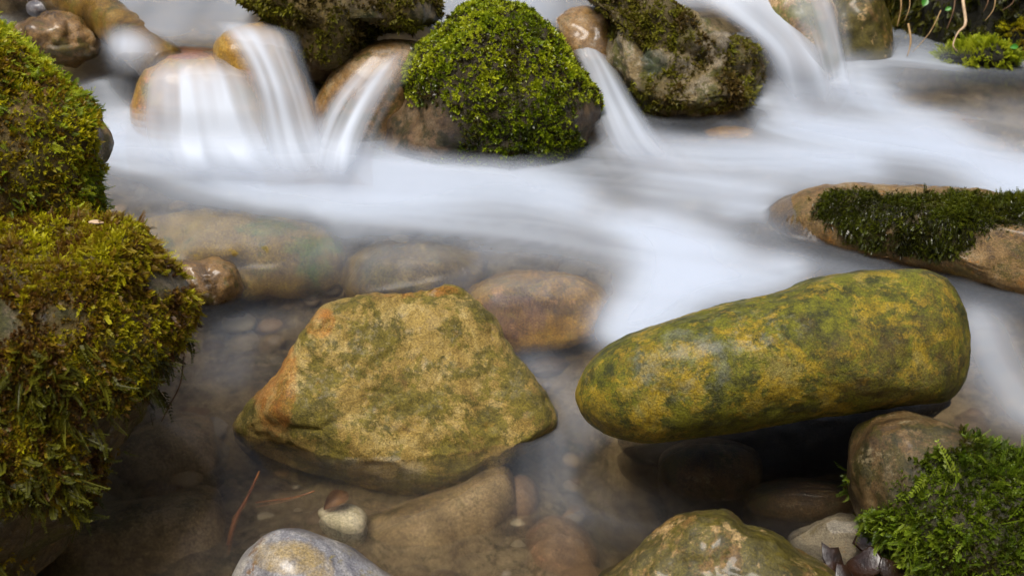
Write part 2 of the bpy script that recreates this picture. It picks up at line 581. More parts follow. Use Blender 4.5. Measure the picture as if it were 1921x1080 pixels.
rock('long_boulder', 'long', 'long rounded yellow green boulder lying across the right side, propped on a stone',
     [(1078, 740), (1098, 692), (1140, 652), (1200, 622), (1300, 589), (1400, 565), (1480, 546), (1530, 524), (1600, 508), (1680, 503), (1740, 508), (1780, 532), (1804, 580), (1812, 650), (1801, 715), (1770, 748), (1700, 757), (1600, 772), (1500, 790), (1400, 808), (1300, 822), (1200, 829), (1130, 812), (1092, 782)],
     1.61, (0.12, 0.13), M_long, centre=(1450, 668), n=2.35, yaw=0.22, planes=[(0.05, 0.55, 0.8, 0.098, 0.03)],
     noise=((0.0035, 6, 3), (0.0016, 40, 4)), seed=5, lev=7, zones=[[(1280, 680, 110, 70, .42), (1420, 620, 120, 40, .3)], [(1680, 680, 150, 90, .6), (1500, 660, 70, 70, .35), (1760, 600, 60, 110, .5)]])

# --- large mossy boulders on the left
def moss_left(v, n, pix):
    m = 0.93 - blob(pix, [(318, 530, 56, 18, 1.0), (110, 590, 40, 13, 0.8), (8, 600, 22, 40, 0.9), (160, 490, 36, 10, 0.5)])
    m -= 0.9 * sstep(-0.1, 0.6, -(n[:, 2]) + 0.25 * fbm(v, 12, 3, 5))
    return m + 0.25 * fbm(v, 16, 3, 9)


rock('mossy_boulder', 'left_low', 'huge moss covered boulder overhanging the pool at the lower left edge',
     [(-320, 360), (-100, 330), (40, 345), (130, 380), (175, 412), (222, 422), (262, 452), (300, 500), (326, 545), (334, 585), (324, 640), (304, 700), (274, 762), (232, 818), (200, 876), (160, 936), (95, 1006), (40, 1080), (0, 1200), (-300, 1330), (-600, 950), (-560, 640)],
     1.48, (0.20, 0.3), M_under, centre=(20, 740), n=2.7, planes=[(0.1, 0.95, 0.55, 0.185, 0.05), (0.15, -0.75, 0.65, 0.17, 0.05)], noise=((0.016, 7, 4), (0.006, 26, 3)), seed=8, lev=6, moss_fn=moss_left)


def moss_left_up(v, n, pix):
    m = 0.95 - blob(pix, [(200, 250, 20, 62, 0.9), (60, 200, 50, 28, 0.35)])
    m -= 0.8 * sstep(0.1, 0.8, -n[:, 2])
    return m + 0.3 * fbm(v, 14, 3, 19)


rock('mossy_boulder', 'left_up', 'bright green mossy boulder at the upper left edge beside the white water',
     [(-320, -100), (-140, -20), (-20, 44), (46, 106), (108, 154), (156, 204), (184, 248), (188, 272), (174, 306), (164, 350), (172, 400), (175, 460), (110, 560), (-100, 620), (-380, 520), (-460, 200)],
     1.74, (0.20, 0.34), M_under_tan, centre=(-60, 260), n=2.5, planes=[(0.3, 0.8, 0.55, 0.24, 0.05)], noise=((0.014, 7, 4), (0.006, 24, 3)), seed=11, lev=6, moss_fn=moss_left_up)

# --- dome
def moss_dome(v, n, pix):
    m = 1.0 - blob(pix, [(790, 250, 75, 50, 1.0), (735, 220, 40, 70, 0.9), (1105, 230, 26, 40, 0.8), (880, 290, 40, 14, 0.5)])
    m -= sstep(300, 320, pix[:, 1])
    return m + 0.22 * fbm(v, 18, 3, 29)


rock('mossy_boulder', 'dome', 'dome shaped boulder covered in bright green moss between the waterfalls',
     [(715, 275), (740, 205), (758, 145), (780, 98), (818, 68), (850, 42), (882, 20), (930, 10), (975, 14), (1012, 32), (1050, 72), (1085, 122), (1110, 170), (1124, 202), (1115, 245), (1090, 285), (1062, 335), (980, 365), (850, 365), (755, 345), (712, 315)],
     2.64, (0.22, 0.22), M_dome, centre=(925, 190), n=2.2, noise=((0.015, 9, 4), (0.007, 28, 3)), seed=14, lev=6, moss_fn=moss_dome)

def moss_uc(v, n, pix):
    m = 0.95 - blob(pix, [(640, 110, 34, 30, 0.4), (700, 35, 20, 16, 0.9), (795, 30, 25, 25, 0.9), (590, 135, 40, 20, .8)])
    return m + 0.35 * fbm(v, 17, 3, 39)


rock('mossy_boulder', 'up_centre', 'dark mossy boulder at the top edge above the left waterfall',
     [(445, -5), (480, 15), (520, 52), (560, 98), (578, 142), (622, 140), (660, 112), (688, 82), (702, 50), (760, 44), (815, 42), (816, 14), (790, -30), (700, -80), (500, -80)],
     2.74, (0.16, 0.16), M_under, centre=(630, 30), n=2.4, noise=((0.012, 9, 4), (0.006, 28, 3)), seed=17, moss_fn=moss_uc)

def moss_ur(v, n, pix):
    m = blob(pix, [(1210, 40, 90, 50, 0.95), (1395, 130, 42, 70, 0.8), (1230, 180, 70, 40, 0.7), (1330, 150, 120, 60, 0.45), (1200, -20, 90, 40, 1), (1290, 100, 70, 40, .45)])
    m -= blob(pix, [(1165, 120, 24, 60, .9), (1228, 115, 26, 24, .9)])
    return m + 0.3 * fbm(v, 18, 3, 49)


rock('angular_boulder', 'up_right', 'angular lichen and moss covered boulder right of the dome shaped boulder',
     [(1095, -40), (1112, 8), (1150, 30), (1145, 80), (1150, 130), (1175, 186), (1208, 222), (1300, 226), (1375, 212), (1418, 196), (1429, 130), (1416, 100), (1372, 66), (1312, 36), (1270, 15), (1240, -15), (1190, -60)],
     2.80, (0.17, 0.17), M_rock_ur, centre=(1280, 110), n=2.5, planes=[(0.0, 0.3, 1, 0.10, 0.02), (0.8, 0.3, 0.5, 0.13, 0.01)], noise=((0.014, 10, 4), (0.007, 30, 4)), seed=21, lev=6, moss_fn=moss_ur, ridged=0.010, zones=[[(1228, 115, 26, 26, 1)], [(1345, 85, 50, 26, .7), (1320, 110, 50, 20, .5)]])

# --- right low stone with dark moss
def moss_rl(v, n, pix):
    m = blob(pix, [(1600, 390, 72, 36, 1), (1690, 420, 110, 56, 1), (1780, 400, 110, 40, 1), (1900, 395, 60, 30, 1), (1760, 450, 70, 36, 1), (1990, 400, 70, 50, 1), (1640, 440, 60, 30, .8)])
    return m * 1.0 + 0.5 * fbm(v, 26, 4, 59) * sstep(0, 0.5, m)


rock('streamside_stone', 'right_low', 'low flat tan stone with a dark moss mat at the right edge',
     [(1440, 400), (1485, 368), (1560, 351), (1650, 345), (1750, 347), (1850, 356), (1921, 372), (2050, 400), (2150, 470), (2100, 600), (1960, 590), (1900, 560), (1800, 530), (1680, 505), (1580, 480), (1500, 455), (1455, 430)],
     2.20, (0.11, 0.14), M_rlow, centre=(1740, 440), n=2.5, planes=[(0.1, 0.95, 0.6, 0.075, 0.03)], noise=((0.006, 9, 4), (0.003, 30, 3)), seed=24, lev=6, moss_fn=moss_rl)

# --- bottom right mossy stone that props the long boulder
def moss_br(v, n, pix):
    x, y = pix[:, 0], pix[:, 1]
    e = (x - 1775) + 0.50 * (y - 800)          # bare brown shoulder on the upper left
    m = sstep(-80, 40, e - 60 * (y < 850)) + blob(pix, [(1610, 900, 20, 36, 0.42), (1650, 980, 40, 30, .8)])
    return m + 0.25 * fbm(v, 24, 3, 69)


rock('mossy_boulder', 'bot_right', 'wet brown stone thick with green moss in the bottom right corner',
     [(1585, 860), (1598, 808), (1636, 778), (1690, 770), (1760, 786), (1830, 822), (1921, 862), (2050, 910), (2150, 1010), (2150, 1160), (2000, 1260), (1760, 1200), (1690, 1080), (1635, 1000), (1600, 930)],
     1.44, (0.13, 0.16), M_prop, centre=(1840, 980), n=2.3, noise=((0.008, 9, 4), (0.003, 30, 3)), seed=27, lev=6, moss_fn=moss_br)

# --- other stones
M_shade_fill = rock_mat('shade_black_stone', [(22, 18, 14), (34, 28, 20), (46, 38, 28), (58, 48, 36)], [(26, 26, 12), (40, 36, 18)], (52, 44, 34), scale=9, algae_amt=0.3, rough=(0.3, 0.6), bump=0.4, coat=0.1)  # added filler; near-black colour stands in for the shade under the boulder
rock('shade_fill_stone', 'cavity', 'added near black stone standing in for the shade under the long boulder',
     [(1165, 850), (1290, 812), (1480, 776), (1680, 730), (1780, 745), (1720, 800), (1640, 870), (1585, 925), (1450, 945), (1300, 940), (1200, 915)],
     1.76, (0.06, 0.08), M_shade_fill, n=2.6, noise=((0.010, 9, 4), (0.004, 28, 3)), seed=87, lev=5)
rock('brown_stone', 'bot_mid', 'knobbly wet brown stone at the bottom edge below the long boulder',
     [(1100, 1100), (1150, 1052), (1200, 1012), (1258, 975), (1300, 960), (1360, 962), (1402, 985), (1450, 1004), (1500, 1040), (1560, 1078), (1590, 1140), (1500, 1260), (1200, 1260), (1080, 1160)],
     1.37, (0.10, 0.12), M_botmid, centre=(1340, 1090), n=2.4, planes=[(0.1, 0.8, 0.6, 0.085, 0.03)], noise=((0.010, 8, 3), (0.0030, 28, 4)), seed=31, lev=6, ridged=0.003)
rock('rounded_stone', 'bot_grey', 'smooth rounded blue grey stone with ochre stains at the bottom edge',
     [(428, 1090), (456, 1036), (500, 1000), (545, 991), (592, 1000), (650, 1024), (715, 1068), (760, 1120), (740, 1210), (600, 1270), (450, 1210), (420, 1140)],
     1.37, (0.09, 0.1), M_grey, centre=(580, 1120), n=2.2, noise=((0.004, 8, 3), (0.0012, 30, 3)), seed=33, zones=[[(540, 1045, 70, 34, .8), (600, 1070, 30, 30, .7)]])
rock('small_stone', 'left_small', 'small dark wet stone beside the lower left mossy boulder',
     [(333, 500), (350, 487), (390, 484), (425, 489), (446, 506), (449, 548), (432, 570), (392, 585), (360, 572), (342, 540)],
     2.12, 0.06, M_wetbrown, n=2.6, noise=((0.008, 16, 4), (0.003, 50, 3)), seed=35, lev=5)
rock('submerged_stone', 'weir_pale', 'broad pale submerged stone with green patches left of the brown submerged stone',
     [(215, 450), (300, 415), (400, 402), (520, 408), (600, 432), (652, 474), (650, 540), (600, 590), (500, 600), (420, 570), (310, 530), (230, 490)],
     2.25, (0.10, 0.14), M_weir, n=2.6, zones=[[(590, 465, 60, 22, .9), (500, 430, 60, 16, .6), (590, 510, 40, 30, .6)]], planes=[(0, 0.9, 0.5, 0.055, 0.02)], noise=((0.016, 10, 4), (0.005, 36, 3)), seed=37, lev=5)
rock('submerged_stone', 'weir_brown', 'brown submerged stone directly behind the angular tan stone',
     [(648, 530), (668, 488), (715, 470), (800, 466), (868, 480), (902, 510), (890, 560), (820, 600), (720, 605), (655, 580)],
     2.185, (0.10, 0.12), M_sub, n=2.6, noise=((0.014, 12, 4), (0.005, 36, 3)), seed=39, lev=5)
rock('submerged_stone', 'weir_orange', 'orange brown stone half under water between the angular stone and the long boulder',
     [(875, 570), (900, 535), (960, 520), (1045, 519), (1110, 537), (1146, 572), (1140, 624), (1110, 668), (1040, 690), (950, 680), (890, 630)],
     2.095, (0.11, 0.13), M_subo, n=2.6, planes=[(0.1, 0.2, 1, 0.07, 0.02)], noise=((0.009, 11, 4), (0.004, 36, 3)), seed=41, ridged=0.004, zones=[[(960, 600, 70, 50, .8)]])
rock('wet_stone', 'ul_brown', 'rounded wet brown stone behind the upper left mossy boulder',
     [(30, 50), (70, 28), (125, 27), (172, 52), (198, 86), (188, 112), (140, 118), (80, 112), (35, 90)],
     2.84, 0.10, M_wetbrown, n=2.5, noise=((0.010, 13, 4), (0.005, 40, 3)), seed=43, lev=5, ridged=0.006)
rock('small_stone', 'ul_pebble', 'tiny pale wet pebble at the upper left corner above the brown stone',
     [(50, 12), (60, 2), (80, 1), (96, 10), (94, 26), (72, 32), (54, 26)], 3.0, 0.035, M_grey, n=2.4, noise=((0.003, 20, 3),), seed=45, lev=4)
rock('fall_stone', 'fall_yellow', 'yellow rounded stone under the thin veils of the left waterfall',
     [(248, 200), (258, 152), (290, 114), (340, 97), (390, 99), (440, 120), (480, 165), (500, 215), (490, 290), (400, 320), (300, 310), (255, 250)],
     2.64, (0.10, 0.13), M_ochre, n=2.4, noise=((0.006, 9, 3), (0.003, 34, 3)), seed=47, lev=5, zones=[[(345, 100, 70, 12, 1)]])
rock('fall_stone', 'fall_ledge', 'ochre ledge stone under the tall curtain of the left waterfall',
     [(400, 90), (420, 58), (470, 46), (520, 56), (552, 90), (575, 150), (592, 220), (590, 310), (500, 330), (430, 250), (410, 160)],
     2.64, (0.12, 0.16), M_ochre, n=2.5, noise=((0.006, 9, 3), (0.003, 34, 3)), seed=49, lev=5)
rock('fall_stone', 'fall_brown', 'smooth brown stone with water sliding over it left of the dome boulder',
     [(590, 200), (630, 130), (690, 85), (760, 75), (800, 100), (790, 200), (760, 300), (680, 330), (610, 320), (585, 270)],
     2.64, (0.10, 0.16), M_wetbrown, n=2.3, noise=((0.005, 8, 3), (0.002, 34, 3)), seed=51, lev=5)
rock('wet_stone', 'mid_wet', 'wet tan stone wedged between the dome boulder and the angular mossy boulder',
     [(1040, 60), (1060, 25), (1100, 14), (1150, 25), (1168, 80), (1165, 150), (1150, 220), (1110, 230), (1080, 160), (1050, 110)],
     2.88, 0.10, M_wetbrown, n=2.4, noise=((0.010, 12, 4), (0.004, 40, 3)), seed=53, lev=5)
rock('small_stone', 'top_small', 'small pointed mossy stone standing at the top edge beside the dome boulder',
     [(1018, 22), (1028, 3), (1040, 0), (1056, 16), (1060, 46), (1045, 66), (1020, 56)], 3.02, 0.05, M_rock_ur, n=2.4, noise=((0.006, 20, 3),), seed=55, lev=5)
rock('wet_stone', 'tr_tan', 'pale tan wet stone at the top edge beside the right hand water slide',
     [(1425, -30), (1500, -50), (1555, 0), (1570, 60), (1560, 130), (1520, 150), (1470, 120), (1435, 50)], 2.98, 0.12, M_tan, n=2.5, noise=((0.012, 9, 4), (0.005, 30, 3)), seed=57, lev=5)
rock('wet_stone', 'tr_brown', 'dark olive brown wet stone at the top edge left of the grassy bank',
     [(1545, 40), (1560, -10), (1610, -50), (1655, -20), (1672, 60), (1668, 140), (1600, 155), (1555, 140)], 3.12, 0.12, M_botmid, n=2.5, noise=((0.010, 10, 4), (0.004, 30, 3)), seed=59, lev=5)
rock('submerged_stone', 'mid_yellow', 'small yellow green stone just under the water below the angular mossy boulder',
     [(1320, 262), (1345, 250), (1385, 248), (1415, 258), (1420, 275), (1370, 285), (1330, 280)], 2.63, 0.04, M_ochre, n=2.4, noise=((0.004, 16, 3),), seed=61, lev=5)
# submerged front stones
rock('submerged_slab', 'slab_bl', 'large flat brown slab under water at the bottom left',
     [(80, 1090), (120, 1010), (250, 965), (390, 942), (422, 1000), (428, 1085), (400, 1220), (90, 1220)], 1.57, 0.09, M_slab, n=3.2, noise=((0.006, 8, 3), (0.003, 30, 3)), seed=63, lev=5)
rock('submerged_slab', 'slab_l2', 'dark brown slab under water below the overhanging mossy boulder',
     [(190, 920), (240, 850), (330, 805), (400, 830), (424, 900), (400, 940), (250, 985)], 1.78, 0.08, M_slab, n=3.0, noise=((0.008, 9, 3), (0.003, 30, 3)), seed=65, lev=5)
rock('submerged_slab', 'slab_mid', 'flat pale brown slab under water in front of the angular tan stone',
     [(670, 1020), (740, 980), (840, 935), (940, 895), (966, 960), (940, 1030), (905, 1090), (770, 1130), (680, 1090)], 1.62, 0.07, M_slab, n=3.0, noise=((0.006, 9, 3), (0.002, 30, 3)), seed=67, lev=5)
rock('white_pebble', 'pebble_white', 'cream white pebble under water beside the rounded grey stone',
     [(598, 978), (620, 962), (662, 961), (688, 985), (682, 1018), (650, 1024), (616, 1008)], 1.56, 0.03, M_white, n=2.5, noise=((0.002, 16, 3),), seed=69, lev=5)
rock('brown_stone', 'red1', 'warm brown stone under water at the bottom edge right of the flat pale slab',
     [(985, 1050), (1030, 1000), (1080, 1010), (1110, 1050), (1120, 1110), (1040, 1140), (990, 1110)], 1.56, 0.06, M_red, n=2.6, noise=((0.006, 12, 3),), seed=71, lev=5)
rock('brown_stone', 'red2', 'small orange brown stone under water just right of the flat pale slab',
     [(930, 960), (965, 915), (1000, 930), (1010, 970), (985, 1020), (945, 1010)], 1.66, 0.04, M_red, n=2.6, noise=((0.005, 14, 3),), seed=73, lev=5)
rock('submerged_stone', 'dim', 'dim grey green stone under water in the shadow below the long boulder',
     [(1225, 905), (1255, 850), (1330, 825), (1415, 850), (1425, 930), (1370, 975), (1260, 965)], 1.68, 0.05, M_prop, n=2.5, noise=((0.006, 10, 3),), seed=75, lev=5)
rock('pale_stone', 'pale_r', 'rough pale grey stone at the waterline beside the bottom right moss',
     [(1480, 1030), (1540, 985), (1580, 968), (1625, 978), (1648, 1020), (1620, 1075), (1540, 1085)], 1.50, 0.045, M_pale, n=2.6, noise=((0.006, 18, 4),), seed=77, lev=5)
rock('submerged_stone', 'blue_r', 'smooth brown stone under water in front of the dark cavity',
     [(1390, 960), (1430, 925), (1510, 915), (1590, 930), (1600, 985), (1520, 1010), (1420, 1000)], 1.62, 0.05, M_prop, n=2.6, noise=((0.003, 10, 3),), seed=79, lev=5)

# ------------------------------------------------------------------ stream bed, banks and an added rise behind the camera (one sheet to the horizon)
LIPX = [(-3, 2.95), (-0.98, 3.06), (-0.86, 2.96), (-0.78, 2.74), (-0.72, 2.66), (-0.60, 2.63), (-0.50, 2.64), (-0.42, 2.64), (0.0, 2.78), (0.30, 2.95), (0.5, 2.95), (0.8, 3.2), (3, 3.25)]


def lip_y(x):
    return np.interp(x, [a for a, _ in LIPX], [b for _, b in LIPX])


def bed_z(x, y):
    z = level(x, np.clip(y, 1.0, 3.4)) - 0.125
    up = sstep(-0.02, 0.30, y - lip_y(x))
    z = z + up * 0.14 + np.maximum(y - 3.2, 0) * 0.06
    z = z - np.maximum(1.0 - y, 0) * 0.05
    z = z - 0.22 * np.exp(-(((x - 0.38) / 0.22) ** 2 + ((y - 1.70) / 0.14) ** 2))
    side = np.maximum(np.abs(x - 0.05) - 1.15, 0)
    z = z + 1.9 * (1 - np.exp(-side * 0.55)) + 0.12 * side
    z = z + 3.4 * sstep(0.2, -3.4, y)  # unseen slope behind the camera, added to block low sky light
    far = np.clip(np.abs(np.hypot(x, y - 2) - 6) / 60, 0, 1)
    return z + far * 4 * (np.hypot(x, y - 2) > 6)


gx = np.concatenate([-np.geomspace(150, 1.5, 34), np.linspace(-1.45, 1.5, 200), np.geomspace(1.55, 150, 34)])
gy = np.concatenate([-np.geomspace(150, 0.3, 24), np.linspace(-0.2, 1.1, 16), np.linspace(1.15, 4.0, 200), np.geomspace(4.05, 150, 34)])
X, Y = np.meshgrid(gx, gy)
P = np.stack([X.ravel(), Y.ravel(), np.zeros(X.size)], 1)
Z = bed_z(P[:, 0], P[:, 1])
near = sstep(30, 4, np.hypot(P[:, 0], P[:, 1] - 2))
Z = Z + near * (0.022 * fbm(P, 5, 4, 3) + 0.006 * fbm(P, 30, 3, 4)) + (1 - near) * 0.5 * fbm(P, 0.15, 3, 6)
P[:, 2] = Z


def grid_faces(nx, ny):
    i = np.arange(nx * ny).reshape(ny, nx)
    return np.stack([i[:-1, :-1].ravel(), i[:-1, 1:].ravel(), i[1:, 1:].ravel(), i[1:, :-1].ravel()], 1)


M_bed = rock_mat('stream_bed', [(62, 52, 34), (102, 86, 58), (130, 112, 78), (150, 132, 98)], [(52, 48, 20), (84, 74, 32)], (140, 120, 90), scale=14, algae_amt=0.3, rough=(0.5, 0.8), bump=0.8, coat=0.0)
bed_me = mesh_np('stream_bed', P, grid_faces(len(gx), len(gy)))
attr(bed_me, 'moss', sstep(1.2, 1.6, np.abs(P[:, 0])) * 0.9)
link('stream_bed', bed_me, M_bed, kind='structure')

# gravel between the stones (nobody could count it)
def gravel():
    dv, df = ico(2)
    vs, fs, cs = [], [], []
    k = 0
    pal = [lin(108, 84, 54), lin(140, 112, 74), lin(86, 70, 50), lin(120, 112, 100), lin(150, 128, 92), lin(110, 92, 64), lin(70, 58, 40), lin(168, 156, 128)]
    for _ in range(1200):
        x, y = rng.uniform(-1.15, 1.15), 1.2 + 1.6 * rng.random() ** 1.3
        if 0.12 < x < 0.66 and 1.5 < y < 1.95:
            continue
        r = 0.006 + 0.026 * rng.random() ** 2.2
        z = float(bed_z(np.array([x]), np.array([y]))[0])
        sc = r * np.array([rng.uniform(0.8, 1.5), rng.uniform(0.8, 1.3), rng.uniform(0.45, 0.8)])
        a = rng.uniform(0, 6.28)
        q = dv * (1 + 0.16 * vnoise(dv * 1.7 + rng.uniform(0, 99), 3))[:, None] * sc
        q = np.stack([q[:, 0] * math.cos(a) - q[:, 1] * math.sin(a), q[:, 0] * math.sin(a) + q[:, 1] * math.cos(a), q[:, 2]], 1)
        vs.append(q + [x, y, z + r * 0.25])
        fs.append(df + k)
        k += len(dv)
        c = np.array(pal[rng.integers(len(pal))][:3]) * rng.uniform(0.7, 1.15)
        cs.append(np.tile(c, (len(dv), 1)))
    me = mesh_np('gravel', np.concatenate(vs), np.concatenate(fs))
    attr_col(me, 'tint', np.concatenate(cs))
    link('gravel', me, moss_mat('gravel', 0.0, 0.55, 0.4), label='brown and grey gravel on the stream bed', cat='gravel', kind='stuff')


gravel()

# ------------------------------------------------------------------ log
M_log = rock_mat('wet_log', [(58, 42, 12), (96, 70, 18), (122, 92, 26), (136, 110, 44)], [(80, 72, 20), (110, 92, 30)], (120, 90, 50), scale=9, algae_amt=0.4, rough=(0.25, 0.5), bump=0.35, stretch=(1, 1, 1), coat=0.4)


def tube(pts, radii, nseg=16, npts=40, noise_amp=0.0, seed=1):
    c = catmull(pts, npts)
    r = np.interp(np.linspace(0, 1, npts), np.linspace(0, 1, len(radii)), radii)
    t = np.gradient(c, axis=0)
    t /= np.linalg.norm(t, axis=1)[:, None]
    a = np.cross(t, [0.13, 0.21, 0.97])
    a /= np.linalg.norm(a, axis=1)[:, None]
    b = np.cross(t, a)
    th = np.linspace(0, 2 * math.pi, nseg, endpoint=False)
    v = (c[:, None] + r[:, None, None] * (np.cos(th)[None, :, None] * a[:, None] + np.sin(th)[None, :, None] * b[:, None])).reshape(-1, 3)
    if noise_amp:
        nn = v - np.repeat(c, nseg, 0)
        v = v + nn / np.linalg.norm(nn, axis=1)[:, None] * (noise_amp * fbm(v, 12, 4, seed))[:, None]
    v = np.concatenate([v, c[:1], c[-1:]])
    f = []
    for i in range(npts - 1):
        for j in range(nseg):
            k = (j + 1) % nseg
            f += [[i * nseg + j, i * nseg + k, (i + 1) * nseg + k], [i * nseg + j, (i + 1) * nseg + k, (i + 1) * nseg + j]]
    n0 = npts * nseg
    for j in range(nseg):
        k = (j + 1) % nseg
        f += [[n0, k, j], [n0 + 1, (npts - 1) * nseg + j, (npts - 1) * nseg + k]]
    return v, np.array(f)


def tube_obj(name, pts, radii, mat, label, cat, nseg=16, npts=40, noise_amp=0.0, seed=1, group=None, parent=None):
    v, f = tube(np.array(pts), radii, nseg, npts, noise_amp, seed)
    base = v[np.argmin(v[:, 2])].copy()
    me = mesh_np(name, v - base, f)
    attr(me, 'moss', np.zeros(len(v)))
    o = link(name, me, mat, loc=base, label=label, cat=cat, group=group)
    ROCKS[label] = dict(v=v, f=f)
    return o


tube_obj('log', [at_y(20, -64, 3.22), at_y(115, -10, 3.00), at_y(192, 32, 2.86), at_y(256, 78, 2.74), at_y(315, 130, 2.64)], [0.046, 0.047, 0.045, 0.044, 0.04], M_log, 'smooth yellow brown log slanting into the water at the upper left', 'log', 28, 60, 0.006, 91)

# ------------------------------------------------------------------ water
def hmap(keys, xs, ys):
    """height of some rocks over a grid, seen from above, by splatting their faces' vertices"""
    av, af, o = [], [], 0
    for k in keys:
        r = ROCKS[k]
        av.append(r['v'])
        af.append(r['f'] + o)
        o += len(r['v'])
    t = BVHTree.FromPolygons(np.concatenate(av).tolist(), np.concatenate(af).tolist())
    z = np.full((len(ys), len(xs)), -9.0)
    lo, hi = np.concatenate(av).min(0), np.concatenate(av).max(0)
    dn = Vector((0, 0, -1))
    for j, y in enumerate(ys):
        if y < lo[1] or y > hi[1]:
            continue
        for i, x in enumerate(xs):
            if lo[0] <= x <= hi[0]:
                h = t.ray_cast(Vector((x, y, 2.0)), dn)
                if h[0] is not None:
                    z[j, i] = h[0].z
    return z


def blur(a, n):
    for _ in range(n):
        a = np.pad(a, 1, mode='edge')
        a = (a[:-2, 1:-1] + a[2:, 1:-1] + a[1:-1, :-2] + a[1:-1, 2:] + 2 * a[1:-1, 1:-1]) / 6
    return a


wx = np.linspace(-1.25, 1.35, 416)
wy = np.concatenate([np.linspace(1.05, 1.3, 16)[:-1], np.linspace(1.3, 3.45, 370)])
WX, WY = np.meshgrid(wx, wy)
WZ = level(WX, WY)
over = hmap(['weir_pale', 'weir_brown', 'weir_orange', 'mid_yellow'], wx, wy)
tip = hmap(['right_low'], wx, wy)
xl = at_y(1560, 360, 2.2)[0]
tip_w = sstep(xl, xl - 0.10, WX)
tip = np.where((tip > -5) & (tip_w > 0.02), np.minimum(tip, WZ + 0.06 * tip_w), -9.0)
over = np.maximum(over, tip)
drape = np.where(over > WZ - 0.006, np.minimum(over + 0.006, WZ + 0.11), WZ)
WZ2 = np.maximum(blur(drape, 5), np.where(over > -5, np.minimum(over + 0.003, WZ + 0.11), -9))
rest = hmap([k for k in ROCKS if k not in ('weir_pale', 'weir_brown', 'weir_orange', 'mid_yellow', 'fall_yellow', 'fall_ledge', 'fall_brown')], wx, wy)
WZ = np.maximum(WZ2, WZ - 0.01)
depth_over = np.where(over > -5, WZ - over, 1.0)

flat = np.stack([WX.ravel(), WY.ravel(), np.zeros(WX.size)], 1)


def stroke(pts, width, amp, streak=0.3, sharp=2.0, freq=60, seed=0, taper=True):
    """ribbon of aerated water along a flow line; streaks run with the flow"""
    c = np.array([on_water(a, b)[:2] for a, b in pts])
    c = catmull(c, 60)
    wd = np.interp(np.linspace(0, 1, 60), np.linspace(0, 1, len(width)), width) if hasattr(width, '__len__') else np.full(60, width)
    R_ = 2.6 * wd.max()
    near_ = np.where((flat[:, 0] > c[:, 0].min() - R_) & (flat[:, 0] < c[:, 0].max() + R_) & (flat[:, 1] > c[:, 1].min() - R_) & (flat[:, 1] < c[:, 1].max() + R_))[0]
    out = np.zeros(len(flat))
    pts_ = flat[near_]
    best = np.full(len(pts_), 9.0)
    tt = np.zeros(len(pts_))
    ss = np.zeros(len(pts_))
    tan = np.gradient(c, axis=0)
    ln = np.concatenate([[0], np.cumsum(np.linalg.norm(np.diff(c, axis=0), axis=1))])
    tan /= np.linalg.norm(tan, axis=1)[:, None]
    for i in range(60):
        d = pts_[:, :2] - c[i]
        al = d @ tan[i]
        ac = d[:, 0] * -tan[i, 1] + d[:, 1] * tan[i, 0]
        q = np.hypot(d[:, 0], d[:, 1]) / wd[i]
        m = q < best
        best[m] = q[m]
        tt[m] = ac[m] / wd[i]
        ss[m] = ln[i]
    g = np.exp(-best ** sharp)
    if streak:
        nz = fbm(np.stack([tt * freq * 0.12, ss * 1.1, np.full(len(tt), seed * 3.7)], 1), 1.0, 4, seed, 0.6)
        g = g * (1 + streak * nz)
    out[near_] = amp * np.clip(g, 0, 1)
    return out


def compose(*layers):
    r = 1.0
    for a in layers:
        r = r * (1 - np.clip(a, 0, 0.985))
    return 1 - r


